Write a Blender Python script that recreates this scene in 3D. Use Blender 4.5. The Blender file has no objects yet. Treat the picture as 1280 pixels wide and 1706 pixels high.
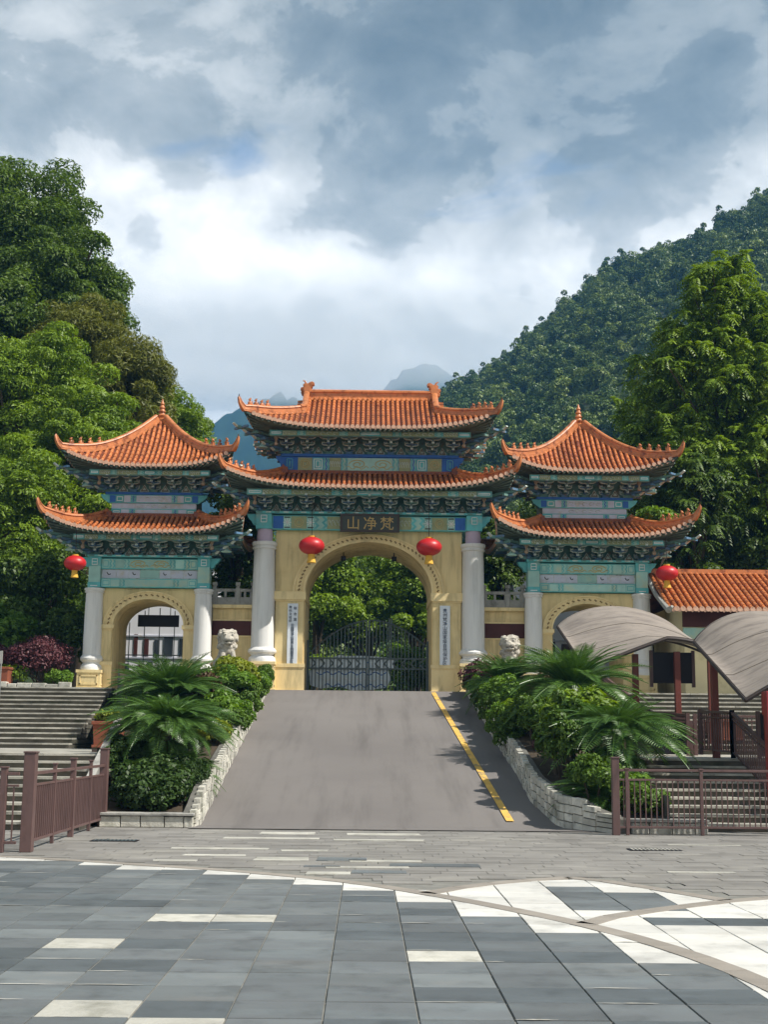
import bpy, bmesh, math, random
import numpy as np
from mathutils import Vector, Matrix
rng = random.Random(7)
nr = np.random.default_rng(11)
scene = bpy.context.scene
COL = scene.collection
R = math.radians
# ------------------------------------------------------------------ camera
PITCH, YAW, ROLL = R(9.673), R(0.719), R(0.55)
fwd = Vector((math.sin(YAW)*math.cos(PITCH), math.cos(YAW)*math.cos(PITCH), math.sin(PITCH)))
rgt = Vector((math.cos(YAW), -math.sin(YAW), 0)); upv = rgt.cross(fwd)
rr = rgt*math.cos(ROLL) + upv*math.sin(ROLL); uu = upv*math.cos(ROLL) - rgt*math.sin(ROLL)
cam = bpy.data.cameras.new('camera'); camo = bpy.data.objects.new('camera', cam); COL.objects.link(camo)
camo.matrix_world = Matrix(((rr.x, uu.x, -fwd.x, 0), (rr.y, uu.y, -fwd.y, 0), (rr.z, uu.z, -fwd.z, 1.7), (0, 0, 0, 1)))
cam.sensor_fit = 'VERTICAL'; cam.sensor_height = 36; cam.lens = 46.42; cam.clip_start = 0.1; cam.clip_end = 9000
scene.camera = camo
# ------------------------------------------------------------------ sun and sky
SUN_EL, SUN_AZ = R(50), R(68)          # azimuth measured from the camera side towards the right
sdir = Vector((math.sin(SUN_AZ)*math.cos(SUN_EL), -math.cos(SUN_AZ)*math.cos(SUN_EL), math.sin(SUN_EL)))
sl = bpy.data.lights.new('sun', 'SUN'); so = bpy.data.objects.new('sun', sl); COL.objects.link(so)
sl.energy = 5.0; sl.angle = R(0.6); sl.color = (1.0, 0.95, 0.87)
so.rotation_euler = sdir.to_track_quat('Z', 'Y').to_euler(); so.location = (60, -40, 120)
world = bpy.data.worlds.new('World'); scene.world = world; world.use_nodes = True
wn = world.node_tree; wn.nodes.clear()
def N(t, typ, **k):
    n = t.nodes.new(typ)
    for a, b in k.items(): setattr(n, a, b)
    return n
def ramp(t, stops, interp='EASE'):
    n = N(t, 'ShaderNodeValToRGB'); n.color_ramp.interpolation = interp
    el = n.color_ramp.elements
    while len(el) < len(stops): el.new(0.5)
    for e, (p, c) in zip(el, stops):
        e.position = p; e.color = (c, c, c, 1) if isinstance(c, (int, float)) else (*c, 1)
    return n
def mth(t, op, a, b=None, clamp=False):
    n = N(t, 'ShaderNodeMath', operation=op, use_clamp=clamp)
    for i, v in enumerate((a, b)):
        if v is None: continue
        if isinstance(v, (int, float)): n.inputs[i].default_value = v
        else: t.links.new(v, n.inputs[i])
    return n.outputs[0]
def build_sky():
    t = wn; L = t.links.new
    sky = N(t, 'ShaderNodeTexSky', sky_type='NISHITA', sun_disc=False)
    sky.sun_elevation = SUN_EL; sky.sun_rotation = math.pi-SUN_AZ; sky.altitude = 500; sky.air_density = 1.2; sky.dust_density = 1.5
    b1 = N(t, 'ShaderNodeBackground'); b1.inputs[1].default_value = 0.11; L(sky.outputs[0], b1.inputs[0])
    tc = N(t, 'ShaderNodeTexCoord')
    sx = N(t, 'ShaderNodeSeparateXYZ'); L(tc.outputs['Generated'], sx.inputs[0])
    def noise(scale, detail, rough, dist, loc, zs):
        mp = N(t, 'ShaderNodeMapping'); mp.inputs['Scale'].default_value = (1, 1, zs); mp.inputs['Location'].default_value = loc
        L(tc.outputs['Generated'], mp.inputs[0])
        n = N(t, 'ShaderNodeTexNoise'); n.inputs['Scale'].default_value = scale; n.inputs['Detail'].default_value = detail; n.inputs['Roughness'].default_value = rough; n.inputs['Distortion'].default_value = dist
        L(mp.outputs[0], n.inputs['Vector']); return n.outputs[0]
    big = noise(2.6, 5, 0.45, 0.2, SKY_A, 1.5)
    lump = noise(7.5, 10, 0.56, 0.25, SKY_B, 1.35)
    fine = noise(17, 8, 0.55, 0.6, SKY_C, 1.4)
    # thick grey base overhead, brighter broken cloud lower down, mist at the horizon
    elev = ramp(t, [(0.0, 0.62), (0.22, 0.64), (0.28, 0.69), (0.335, 0.77), (0.385, 0.62), (0.44, 0.37), (0.54, 0.22), (1.0, 0.20)])
    L(sx.outputs[2], elev.inputs[0])
    k = lambda o, w: mth(t, 'MULTIPLY', mth(t, 'SUBTRACT', o, 0.5), w)
    # crisp cloud edges: steepen the lump noise around its mid value
    lr = ramp(t, [(0.36, 0.0), (0.485, 0.36), (0.515, 0.66), (0.66, 1.0)], 'LINEAR'); L(lump, lr.inputs[0])
    v = mth(t, 'ADD', mth(t, 'ADD', elev.outputs[0], k(big, 1.0)), mth(t, 'ADD', k(lr.outputs[0], 0.40), k(fine, 0.38)), clamp=True)
    colr = ramp(t, [(0.0, (0.115, 0.138, 0.145)), (0.25, (0.215, 0.24, 0.242)), (0.5, (0.40, 0.415, 0.40)), (0.72, (0.70, 0.695, 0.66)), (0.9, (1.02, 0.99, 0.93)), (1.0, (1.2, 1.16, 1.08))], 'LINEAR')
    L(v, colr.inputs[0])
    b2 = N(t, 'ShaderNodeBackground'); b2.inputs[1].default_value = 1.0; L(colr.outputs[0], b2.inputs[0])
    hole = noise(5.0, 6, 0.5, 0.4, SKY_D, 2.6)
    gap = ramp(t, [(0.0, 1.0), (0.63, 1.0), (0.73, 0.35), (1.0, 0.25)]); L(hole, gap.inputs[0])
    mx = N(t, 'ShaderNodeMixShader'); L(gap.outputs[0], mx.inputs[0]); L(b1.outputs[0], mx.inputs[1]); L(b2.outputs[0], mx.inputs[2])
    out = N(t, 'ShaderNodeOutputWorld'); L(mx.outputs[0], out.inputs[0])
SKY_A, SKY_B, SKY_C, SKY_D = (1.21, 7.63, 6.87), (2.30, 4.46, 4.05), (5.86, 7.10, 0.84), (0.26, 7.52, 3.89)
build_sky()
scene.view_settings.view_transform = 'Standard'; scene.view_settings.look = 'None'
scene.view_settings.exposure = 0.5; scene.view_settings.gamma = 1.0
scene.render.engine = 'CYCLES'
scene.cycles.use_denoising = True
scene.cycles.max_bounces = 6; scene.cycles.diffuse_bounces = 3; scene.cycles.glossy_bounces = 2
scene.cycles.transmission_bounces = 4; scene.cycles.transparent_max_bounces = 6; scene.cycles.volume_bounces = 3
scene.cycles.caustics_reflective = False; scene.cycles.caustics_refractive = False
# ------------------------------------------------------------------ helpers
WL = {}
def tag(o, label=None, cat=None, group=None, kind=None):
    if label: o['label'] = label
    if cat: o['category'] = cat
    if group: o['group'] = group
    if kind: o['kind'] = kind
    return o
def thing(name, label, cat, loc=(0, 0, 0), group=None):
    o = bpy.data.objects.new(name, None); COL.objects.link(o); o.location = loc; o.empty_display_size = 0.2
    WL[o.name] = Vector(loc)
    return tag(o, label, cat, group)
def copy_tree(o, parent=None):
    c = o.copy(); COL.objects.link(c)
    WL[c.name] = WL.get(o.name, Vector((0, 0, 0))).copy()
    if parent: c.parent = parent
    for ch in list(o.children): copy_tree(ch, c)
    return c
def put(name, mesh, parent=None, loc=(0, 0, 0), rot=(0, 0, 0), scale=(1, 1, 1)):
    """link a mesh object; loc is in world metres, turned into the parent's frame"""
    o = bpy.data.objects.new(name, mesh); COL.objects.link(o)
    base = WL.get(parent.name, Vector((0, 0, 0))) if parent else Vector((0, 0, 0))
    o.location = Vector(loc) - base; o.rotation_euler = rot; o.scale = scale
    if parent: o.parent = parent
    WL[o.name] = Vector(loc)
    return o
class MB:
    def __init__(s): s.v = []; s.f = []; s.m = []
    def add(s, vs, fs, mi=0):
        b = len(s.v); s.v += [tuple(p) for p in vs]
        s.f += [tuple(b+i for i in f) for f in fs]; s.m += [mi]*len(fs); return s
    def box(s, x0, x1, y0, y1, z0, z1, mi=0):
        return s.add([(x0,y0,z0),(x1,y0,z0),(x1,y1,z0),(x0,y1,z0),(x0,y0,z1),(x1,y0,z1),(x1,y1,z1),(x0,y1,z1)],
                     [(0,3,2,1),(4,5,6,7),(0,1,5,4),(1,2,6,5),(2,3,7,6),(3,0,4,7)], mi)
    def bar(s, a, b, w, h, mi=0, up=(0, 0, 1)):
        a = Vector(a); b = Vector(b); d = (b-a).normalized(); sd = d.cross(Vector(up))
        if sd.length < 1e-4: sd = Vector((1, 0, 0))
        sd.normalize(); u = sd.cross(d); sd = sd*w/2; u = u*h/2
        vs = [a-sd-u, a+sd-u, a+sd+u, a-sd+u, b-sd-u, b+sd-u, b+sd+u, b-sd+u]
        return s.add(vs, [(0,1,2,3),(7,6,5,4),(0,4,5,1),(1,5,6,2),(2,6,7,3),(3,7,4,0)], mi)
    def prism(s, poly, y0, y1, mi=0, axis='y', front_mi=None):
        """poly in (x,z) extruded along y, or (y,z) along x, or (x,y) along z"""
        n = len(poly)
        if axis == 'y': A = [(p[0], y0, p[1]) for p in poly]; B = [(p[0], y1, p[1]) for p in poly]
        elif axis == 'x': A = [(y0, p[0], p[1]) for p in poly]; B = [(y1, p[0], p[1]) for p in poly]
        else: A = [(p[0], p[1], y0) for p in poly]; B = [(p[0], p[1], y1) for p in poly]
        s.add(A+B, [tuple(range(n))], mi if front_mi is None else front_mi)
        b = len(s.v)-2*n
        s.f.append(tuple(b+n+i for i in reversed(range(n)))); s.m.append(mi)
        for i in range(n):
            j = (i+1) % n; s.f.append((b+i, b+n+i, b+n+j, b+j)); s.m.append(mi)
        return s
    def tube(s, path, rad, n=8, mi=0, cap=True, flat=1.0, start=0.0):
        path = [Vector(p) for p in path]; k = len(path)
        rad = [rad]*k if isinstance(rad, (int, float)) else rad
        b = len(s.v); pu = None
        for i, p in enumerate(path):
            d = (path[min(i+1, k-1)]-path[max(i-1, 0)])
            d = d.normalized() if d.length > 1e-9 else Vector((0, 0, 1))
            if pu is None:
                ref = Vector((0, 0, 1)) if abs(d.z) < 0.95 else Vector((0, -1, 0))
                sd = d.cross(ref).normalized()
            else:
                sd = d.cross(pu)
                sd = sd.normalized() if sd.length > 1e-6 else Vector((1, 0, 0))
            pu = sd.cross(d)
            for q in range(n):
                a = start+2*math.pi*q/n
                s.v.append(tuple(p+sd*math.cos(a)*rad[i]+pu*math.sin(a)*rad[i]*flat))
        for i in range(k-1):
            for q in range(n):
                r = (q+1) % n
                s.f.append((b+i*n+q, b+i*n+r, b+(i+1)*n+r, b+(i+1)*n+q)); s.m.append(mi)
        if cap:
            s.f.append(tuple(b+q for q in reversed(range(n)))); s.m.append(mi)
            s.f.append(tuple(b+(k-1)*n+q for q in range(n))); s.m.append(mi)
        return s
    def lathe(s, prof, n=16, c=(0, 0, 0), mi=0, sy=1.0, cap=True):
        b = len(s.v); k = len(prof)
        for r_, z in prof:
            for q in range(n):
                a = 2*math.pi*q/n
                s.v.append((c[0]+r_*math.cos(a), c[1]+r_*math.sin(a)*sy, c[2]+z))
        for i in range(k-1):
            for q in range(n):
                r = (q+1) % n
                s.f.append((b+i*n+q, b+i*n+r, b+(i+1)*n+r, b+(i+1)*n+q)); s.m.append(mi)
        if cap:
            s.f.append(tuple(b+q for q in reversed(range(n)))); s.m.append(mi)
            s.f.append(tuple(b+(k-1)*n+q for q in range(n))); s.m.append(mi)
        return s
    def grid(s, pts, mi=0, flip=False):
        b = len(s.v); a = len(pts); c = len(pts[0])
        for row in pts: s.v += [tuple(p) for p in row]
        for i in range(a-1):
            for j in range(c-1):
                q = (b+i*c+j, b+i*c+j+1, b+(i+1)*c+j+1, b+(i+1)*c+j)
                s.f.append(q[::-1] if flip else q); s.m.append(mi)
        return s
    def mesh(s, name, mats, off=(0, 0, 0), smooth=None):
        me = bpy.data.meshes.new(name)
        o = off
        me.from_pydata([(p[0]-o[0], p[1]-o[1], p[2]-o[2]) for p in s.v], [], s.f)
        mats = mats if isinstance(mats, (list, tuple)) else [mats]
        for m in mats: me.materials.append(m)
        if len(mats) > 1: me.polygons.foreach_set('material_index', s.m)
        if smooth:
            me.polygons.foreach_set('use_smooth', [True]*len(me.polygons)); me.set_sharp_from_angle(angle=R(smooth))
        me.update(); return me
    def build(s, name, mats, parent=None, smooth=None, at=None, bevel=0):
        """vertices are in world metres; the object's origin goes to `at` or to the parent's base"""
        at = Vector(at) if at is not None else (WL.get(parent.name, Vector((0, 0, 0))) if parent else Vector((0, 0, 0)))
        o = put(name, s.mesh(name, mats, at, smooth), parent, at)
        if bevel:
            md = o.modifiers.new('bevel', 'BEVEL'); md.width = bevel; md.segments = 2; md.limit_method = 'ANGLE'; md.angle_limit = R(40)
        return o
# ------------------------------------------------------------------ materials
def lin(r, g, b):
    f = lambda c: (c/255/12.92) if c/255 <= 0.04045 else ((c/255+0.055)/1.055)**2.4
    return (f(r), f(g), f(b))
def mat(name, col, rough=0.8, var=0.18, scale=3.0, bump=0.0, bscale=40.0, spec=0.3, col2=None, c2scale=1.2, c2lo=0.5, c2hi=0.7, streak=None, island=0.0, detail=6, metal=0.0, coat=0.0, objrand=0.0, grime=None):
    m = bpy.data.materials.new(name); m.use_nodes = True; t = m.node_tree; L = t.links.new
    p = t.nodes['Principled BSDF']; p.inputs['Roughness'].default_value = rough; p.inputs['Specular IOR Level'].default_value = spec
    p.inputs['Metallic'].default_value = metal
    if coat: p.inputs['Coat Weight'].default_value = coat; p.inputs['Coat Roughness'].default_value = 0.15
    geo = N(t, 'ShaderNodeNewGeometry')
    n = N(t, 'ShaderNodeTexNoise'); n.inputs['Scale'].default_value = scale; n.inputs['Detail'].default_value = detail
    if streak:
        mp = N(t, 'ShaderNodeMapping'); mp.inputs['Scale'].default_value = streak; L(geo.outputs['Position'], mp.inputs[0]); pos = mp.outputs[0]
    else: pos = geo.outputs['Position']
    L(pos, n.inputs['Vector'])
    v = mth(t, 'ADD', mth(t, 'MULTIPLY', mth(t, 'SUBTRACT', n.outputs[0], 0.5), var*3.2), 1.0)
    if island:
        v = mth(t, 'MULTIPLY', v, mth(t, 'ADD', mth(t, 'MULTIPLY', mth(t, 'SUBTRACT', geo.outputs['Random Per Island'], 0.5), 2*island), 1.0))
    if objrand:
        oi = N(t, 'ShaderNodeObjectInfo'); v = mth(t, 'MULTIPLY', v, mth(t, 'ADD', mth(t, 'MULTIPLY', mth(t, 'SUBTRACT', oi.outputs['Random'], 0.5), 2*objrand), 1.0))
    if grime:
        gs, gsc, amt = grime; mg = N(t, 'ShaderNodeMapping'); mg.inputs['Scale'].default_value = gsc; L(geo.outputs['Position'], mg.inputs[0])
        ng = N(t, 'ShaderNodeTexNoise'); ng.inputs['Scale'].default_value = gs; ng.inputs['Detail'].default_value = 7; ng.inputs['Roughness'].default_value = 0.65; L(mg.outputs[0], ng.inputs['Vector'])
        rg = ramp(t, [(0.46, 1.0), (0.72, 1.0-amt)]); L(ng.outputs[0], rg.inputs[0]); v = mth(t, 'MULTIPLY', v, rg.outputs[0])
    base = N(t, 'ShaderNodeRGB'); base.outputs[0].default_value = (*col, 1); c = base.outputs[0]
    if col2 is not None:
        n2 = N(t, 'ShaderNodeTexNoise'); n2.inputs['Scale'].default_value = c2scale; n2.inputs['Detail'].default_value = 8; n2.inputs['Roughness'].default_value = 0.6
        L(pos, n2.inputs['Vector'])
        rp = ramp(t, [(c2lo, 0.0), (c2hi, 1.0)]); L(n2.outputs[0], rp.inputs[0])
        mx = N(t, 'ShaderNodeMix', data_type='RGBA'); L(rp.outputs[0], mx.inputs['Factor']); L(c, mx.inputs['A']); mx.inputs['B'].default_value = (*col2, 1); c = mx.outputs['Result']
    vm = N(t, 'ShaderNodeVectorMath', operation='SCALE'); L(c, vm.inputs[0]); L(v, vm.inputs['Scale'])
    L(vm.outputs[0], p.inputs['Base Color'])
    if bump:
        nb = N(t, 'ShaderNodeTexNoise'); nb.inputs['Scale'].default_value = bscale; nb.inputs['Detail'].default_value = 5; L(pos, nb.inputs['Vector'])
        bp = N(t, 'ShaderNodeBump'); bp.inputs['Strength'].default_value = min(1, bump); bp.inputs['Distance'].default_value = 0.02
        L(nb.outputs[0], bp.inputs['Height']); L(bp.outputs[0], p.inputs['Normal'])
    return m
def leafmat(name, c1, c2, trans=0.28, rough=0.5, spec=0.35, inst=False):
    m = bpy.data.materials.new(name); m.use_nodes = True; t = m.node_tree; L = t.links.new
    p = t.nodes['Principled BSDF']; p.inputs['Roughness'].default_value = rough; p.inputs['Specular IOR Level'].default_value = spec
    geo = N(t, 'ShaderNodeNewGeometry')
    f = geo.outputs['Random Per Island']
    n = N(t, 'ShaderNodeTexNoise'); n.inputs['Scale'].default_value = 0.55; n.inputs['Detail'].default_value = 3; L(geo.outputs['Position'], n.inputs['Vector'])
    f = mth(t, 'ADD', mth(t, 'MULTIPLY', f, 0.6), mth(t, 'MULTIPLY', mth(t, 'SUBTRACT', n.outputs[0], 0.3), 1.0), clamp=True)
    if inst:
        oi = N(t, 'ShaderNodeObjectInfo'); f = mth(t, 'ADD', mth(t, 'MULTIPLY', f, 0.35), mth(t, 'MULTIPLY', mth(t, 'POWER', oi.outputs['Random'], 1.6), 0.75), clamp=True)
    mx = N(t, 'ShaderNodeMix', data_type='RGBA'); L(f, mx.inputs['Factor']); mx.inputs['A'].default_value = (*c1, 1); mx.inputs['B'].default_value = (*c2, 1)
    L(mx.outputs['Result'], p.inputs['Base Color'])
    if trans:
        tr = N(t, 'ShaderNodeBsdfTranslucent')
        hs = N(t, 'ShaderNodeHueSaturation'); hs.inputs['Value'].default_value = 1.5; hs.inputs['Saturation'].default_value = 1.1; hs.inputs['Hue'].default_value = 0.49
        L(mx.outputs['Result'], hs.inputs['Color']); L(hs.outputs[0], tr.inputs[0])
        ms = N(t, 'ShaderNodeMixShader'); ms.inputs[0].default_value = trans
        L(p.outputs[0], ms.inputs[1]); L(tr.outputs[0], ms.inputs[2]); L(ms.outputs[0], t.nodes['Material Output'].inputs[0])
    return m
M = {}
M['tile'] = mat('glazed_orange_tile', (0.52, 0.175, 0.058), 0.32, 0.22, 5, 0.25, 30, 0.5, col2=(0.30, 0.075, 0.03), c2scale=2.2, c2lo=0.5, c2hi=0.72, objrand=0.16, grime=(1.6, (1, 1, 1), 0.5))
M['pan'] = mat('pan_tile', (0.22, 0.055, 0.022), 0.45, 0.25, 6, 0.3, 25, 0.4, col2=(0.17, 0.05, 0.03), c2scale=1.8, grime=(2, (1, 1, 1), 0.5))
M['drip'] = mat('worn_drip_tile', (0.66, 0.40, 0.28), 0.5, 0.2, 9)
M['ridge'] = mat('ridge_tile', (0.54, 0.19, 0.065), 0.4, 0.2, 7, 0.3, 35, 0.45, col2=(0.36, 0.10, 0.03), c2scale=4, objrand=0.12, grime=(4, (1, 1, 1), 0.45))
M['soffit'] = mat('green_soffit', (0.055, 0.095, 0.082), 0.8, 0.25, 4)
M['rafter'] = mat('rafter_paint', (0.17, 0.22, 0.18), 0.7, 0.25, 6)
M['dgreen'] = mat('bracket_green', (0.13, 0.26, 0.23), 0.75, 0.3, 7, 0.2, 40, col2=(0.20, 0.165, 0.12), c2scale=5)
M['dblue'] = mat('bracket_blue', (0.10, 0.20, 0.32), 0.75, 0.3, 7, col2=(0.19, 0.16, 0.12), c2scale=5)
M['brown'] = mat('bracket_umber', (0.25, 0.20, 0.145), 0.8, 0.3, 7)
M['outline'] = mat('outline_paint', (0.54, 0.61, 0.55), 0.75, 0.25, 9, col2=(0.28, 0.26, 0.20), c2scale=6)
M['teal'] = mat('teal_paint', (0.13, 0.46, 0.47), 0.7, 0.2, 5, col2=(0.25, 0.42, 0.38), c2scale=3, objrand=0.15)
M['aqua'] = mat('faded_aqua_paint', (0.36, 0.58, 0.52), 0.75, 0.15, 4, col2=(0.45, 0.52, 0.38), c2scale=2, objrand=0.12)
M['blue'] = mat('cobalt_paint', (0.04, 0.14, 0.44), 0.65, 0.2, 5)
M['white'] = mat('white_paint', (0.78, 0.79, 0.76), 0.6, 0.05, 4)
M['palelilac'] = mat('faded_lilac_paint', (0.55, 0.57, 0.66), 0.75, 0.12, 4, col2=(0.5, 0.47, 0.42), c2scale=2.5)
M['gold'] = mat('ochre_ornament', (0.52, 0.43, 0.20), 0.6, 0.2, 7)
M['goldleaf'] = mat('gold_lettering', (0.50, 0.34, 0.12), 0.45, 0.1, 7)
M['sage'] = mat('sage_panel', (0.33, 0.36, 0.20), 0.75, 0.18, 6)
M['yellow'] = mat('yellow_render', (0.78, 0.62, 0.32), 0.85, 0.1, 0.9, 0.15, 30, col2=(0.62, 0.46, 0.21), c2scale=0.8, c2lo=0.45, c2hi=0.75, grime=(2.2, (1.5, 1.5, 0.16), 0.34))
M['yellowtrim'] = mat('yellow_trim', (0.82, 0.65, 0.34), 0.8, 0.1, 2, grime=(2.5, (1.5, 1.5, 0.3), 0.3))
M['archdark'] = mat('arch_ornament', (0.23, 0.15, 0.06), 0.8, 0.2, 9)
M['column'] = mat('white_column_paint', (0.74, 0.73, 0.70), 0.55, 0.05, 1.3, col2=(0.70, 0.69, 0.65), c2scale=1.2, streak=(1, 1, 0.35), grime=(2.5, (1.6, 1.6, 0.14), 0.22))
M['lilac'] = mat('lilac_neck', (0.52, 0.42, 0.52), 0.7, 0.1, 4)
M['darkred'] = mat('dark_red_panel', (0.075, 0.020, 0.016), 0.6, 0.2, 3)
M['stone'] = mat('grey_stone', (0.36, 0.35, 0.32), 0.9, 0.25, 5, 0.5, 25, col2=(0.16, 0.155, 0.14), c2scale=2.5)
M['stonedark'] = mat('weathered_stone', (0.13, 0.125, 0.11), 0.95, 0.3, 6, 0.5, 20)
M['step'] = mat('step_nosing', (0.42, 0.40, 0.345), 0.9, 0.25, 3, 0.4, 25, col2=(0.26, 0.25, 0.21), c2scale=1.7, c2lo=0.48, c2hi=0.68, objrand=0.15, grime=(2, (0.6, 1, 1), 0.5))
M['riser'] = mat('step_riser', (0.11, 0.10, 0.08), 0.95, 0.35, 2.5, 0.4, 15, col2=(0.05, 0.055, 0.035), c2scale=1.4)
M['lion'] = mat('carved_lion_stone', (0.50, 0.46, 0.39), 0.9, 0.2, 7, 0.7, 30, col2=(0.33, 0.30, 0.25), c2scale=6, grime=(9, (1, 1, 1), 0.55))
M['lantern'] = mat('red_lantern_silk', (0.50, 0.016, 0.02), 0.42, 0.1, 8, spec=0.5)
M['fringe'] = mat('yellow_tassel', (0.72, 0.42, 0.06), 0.8, 0.15, 30, streak=(6, 6, 0.5))
M['iron'] = mat('green_iron', (0.075, 0.105, 0.110), 0.5, 0.2, 6, spec=0.5)
M['paleblue'] = mat('pale_blue_sheet', (0.68, 0.76, 0.80), 0.5, 0.1, 4)
M['sign'] = mat('pale_sign_board', (0.72, 0.76, 0.80), 0.5, 0.04, 3)
M['ink'] = mat('navy_ink', (0.012, 0.03, 0.07), 0.5, 0.05, 5)
M['plaque'] = mat('dark_plaque', (0.05, 0.06, 0.05), 0.5, 0.2, 8)
M['asphalt'] = mat('worn_asphalt', (0.195, 0.180, 0.170), 0.92, 0.10, 0.7, 0.35, 90, 0.15, col2=(0.16, 0.147, 0.14), c2scale=0.35, c2lo=0.4, c2hi=0.7, grime=(1.4, (1.3, 0.10, 0.1), 0.22))
M['paintline'] = mat('yellow_line', (0.72, 0.44, 0.10), 0.8, 0.15, 3, col2=(0.26, 0.21, 0.13), c2scale=4, c2lo=0.50, c2hi=0.66)
M['slate'] = mat('slate_slab', (0.136, 0.147, 0.151), 0.5, 0.16, 1.1, 0.12, 60, 0.45, col2=(0.155, 0.175, 0.18), c2scale=1.3, c2lo=0.42, c2hi=0.72, streak=(0.7, 2.2, 1), objrand=0.17, grime=(2.6, (1, 1, 1), 0.30))
M['slate2'] = mat('slate_slab_dark', (0.106, 0.121, 0.128), 0.45, 0.16, 1.3, 0.12, 60, 0.45, col2=(0.13, 0.15, 0.16), c2scale=1.8, streak=(0.6, 2.5, 1), objrand=0.17, grime=(2.6, (1, 1, 1), 0.30))
M['slate3'] = mat('slate_slab_grey', (0.160, 0.175, 0.177), 0.55, 0.16, 1.2, 0.12, 60, 0.4, col2=(0.19, 0.195, 0.19), c2scale=1.5, streak=(0.8, 2.0, 1), objrand=0.17, grime=(2.6, (1, 1, 1), 0.30))
M['marble'] = mat('white_marble_slab', (0.66, 0.645, 0.60), 0.5, 0.08, 2, 0.05, 40, 0.4, col2=(0.62, 0.60, 0.55), c2scale=1.5, objrand=0.10, grime=(1.6, (1, 1, 1), 0.3))
M['cream'] = mat('cream_slab', (0.47, 0.455, 0.40), 0.75, 0.18, 2, 0.3, 30, col2=(0.33, 0.32, 0.27), c2scale=2.2, objrand=0.15, grime=(3, (1, 1, 1), 0.35))
M['bandstone'] = mat('brown_band_stone', (0.285, 0.255, 0.22), 0.85, 0.15, 4, 0.3, 50, objrand=0.1)
M['paver'] = mat('grey_paver', (0.225, 0.214, 0.197), 0.85, 0.2, 1.5, 0.3, 40, 0.25, col2=(0.29, 0.275, 0.245), c2scale=0.5, island=0.10, grime=(0.5, (0.5, 1, 1), 0.25))
M['grout'] = mat('joint_sand', (0.20, 0.195, 0.175), 0.95, 0.3, 6)
M['wallstone'] = mat('pale_wall_stone', (0.56, 0.54, 0.47), 0.9, 0.25, 4, 0.5, 25, col2=(0.34, 0.34, 0.27), c2scale=2.2, objrand=0.22, grime=(3, (1, 1, 1), 0.5))
M['soil'] = mat('planter_soil', (0.06, 0.045, 0.03), 0.95, 0.3, 4, 0.5, 20)
M['grass'] = mat('dark_undergrowth', (0.022, 0.040, 0.014), 0.95, 0.4, 0.6, 0.6, 3, col2=(0.045, 0.04, 0.02), c2scale=0.2)
M['fence'] = mat('brown_fence_paint', (0.125, 0.072, 0.066), 0.45, 0.12, 4, 0.05, 60, 0.45, objrand=0.06, grime=(6, (1, 1, 0.4), 0.3))
M['terracotta'] = mat('terracotta_box', (0.25, 0.078, 0.042), 0.7, 0.18, 5, 0.2, 30)
M['fabric'] = mat('stained_canopy_fabric', (0.275, 0.238, 0.205), 0.85, 0.05, 2.0, 0.1, 40, 0.2, col2=(0.205, 0.176, 0.155), c2scale=2.6, c2lo=0.46, c2hi=0.66, streak=(0.45, 2.6, 0.35), grime=(3.0, (0.6, 2.2, 0.4), 0.28))
M['frame2'] = mat('canopy_seam', (0.17, 0.145, 0.12), 0.8, 0.1, 5)
M['frame'] = mat('dark_frame_steel', (0.06, 0.045, 0.04), 0.6, 0.2, 5)
M['redpost'] = mat('oxide_red_post', (0.17, 0.045, 0.033), 0.5, 0.15, 5, spec=0.4)
M['brightred'] = mat('bright_red_panel', (0.27, 0.032, 0.034), 0.45, 0.08, 4, spec=0.4)
M['cream_wall'] = mat('cream_wall', (0.72, 0.62, 0.38), 0.85, 0.1, 1, col2=(0.5, 0.42, 0.22), c2scale=1)
M['greyroof'] = mat('grey_roof_tile', (0.21, 0.205, 0.20), 0.85, 0.2, 3)
M['whitewall'] = mat('white_wall', (0.82, 0.82, 0.86), 0.8, 0.06, 1)
M['glassdark'] = mat('dark_window_glass', (0.03, 0.04, 0.05), 0.12, 0.1, 2, spec=0.6)
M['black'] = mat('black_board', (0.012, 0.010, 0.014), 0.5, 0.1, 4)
M['bark'] = mat('bark', (0.085, 0.065, 0.045), 0.95, 0.35, 6, 0.8, 12, streak=(3, 3, 0.6))
M['carpaint'] = mat('silver_van_paint', (0.55, 0.60, 0.64), 0.3, 0.03, 2, spec=0.5, coat=0.6)
M['rubber'] = mat('tyre_rubber', (0.02, 0.02, 0.02), 0.9, 0.1, 5)
M['metal'] = mat('galvanised_pole', (0.35, 0.35, 0.34), 0.45, 0.1, 5, spec=0.5, metal=0.6)
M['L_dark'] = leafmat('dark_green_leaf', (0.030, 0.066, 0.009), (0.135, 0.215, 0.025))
M['L_mid'] = leafmat('mid_green_leaf', (0.062, 0.128, 0.010), (0.25, 0.365, 0.028))
M['L_bright'] = leafmat('bright_green_leaf', (0.060, 0.145, 0.012), (0.185, 0.305, 0.034))
M['L_fern'] = leafmat('dark_ground_cover_leaf', (0.014, 0.038, 0.008), (0.060, 0.110, 0.018), 0.15)  # leaf colour darkened to stand in for the shade low in the planters
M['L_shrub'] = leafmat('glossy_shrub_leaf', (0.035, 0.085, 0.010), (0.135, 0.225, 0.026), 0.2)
M['L_olive'] = leafmat('olive_leaf', (0.070, 0.092, 0.010), (0.20, 0.205, 0.026))
M['L_yellow'] = leafmat('yellow_green_leaf', (0.10, 0.17, 0.012), (0.32, 0.34, 0.04))
M['L_purple'] = leafmat('purple_leaf', (0.055, 0.016, 0.026), (0.17, 0.058, 0.062), 0.15)
M['L_brown'] = leafmat('reddish_brown_leaf', (0.07, 0.045, 0.02), (0.15, 0.09, 0.04), 0.15)
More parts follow.
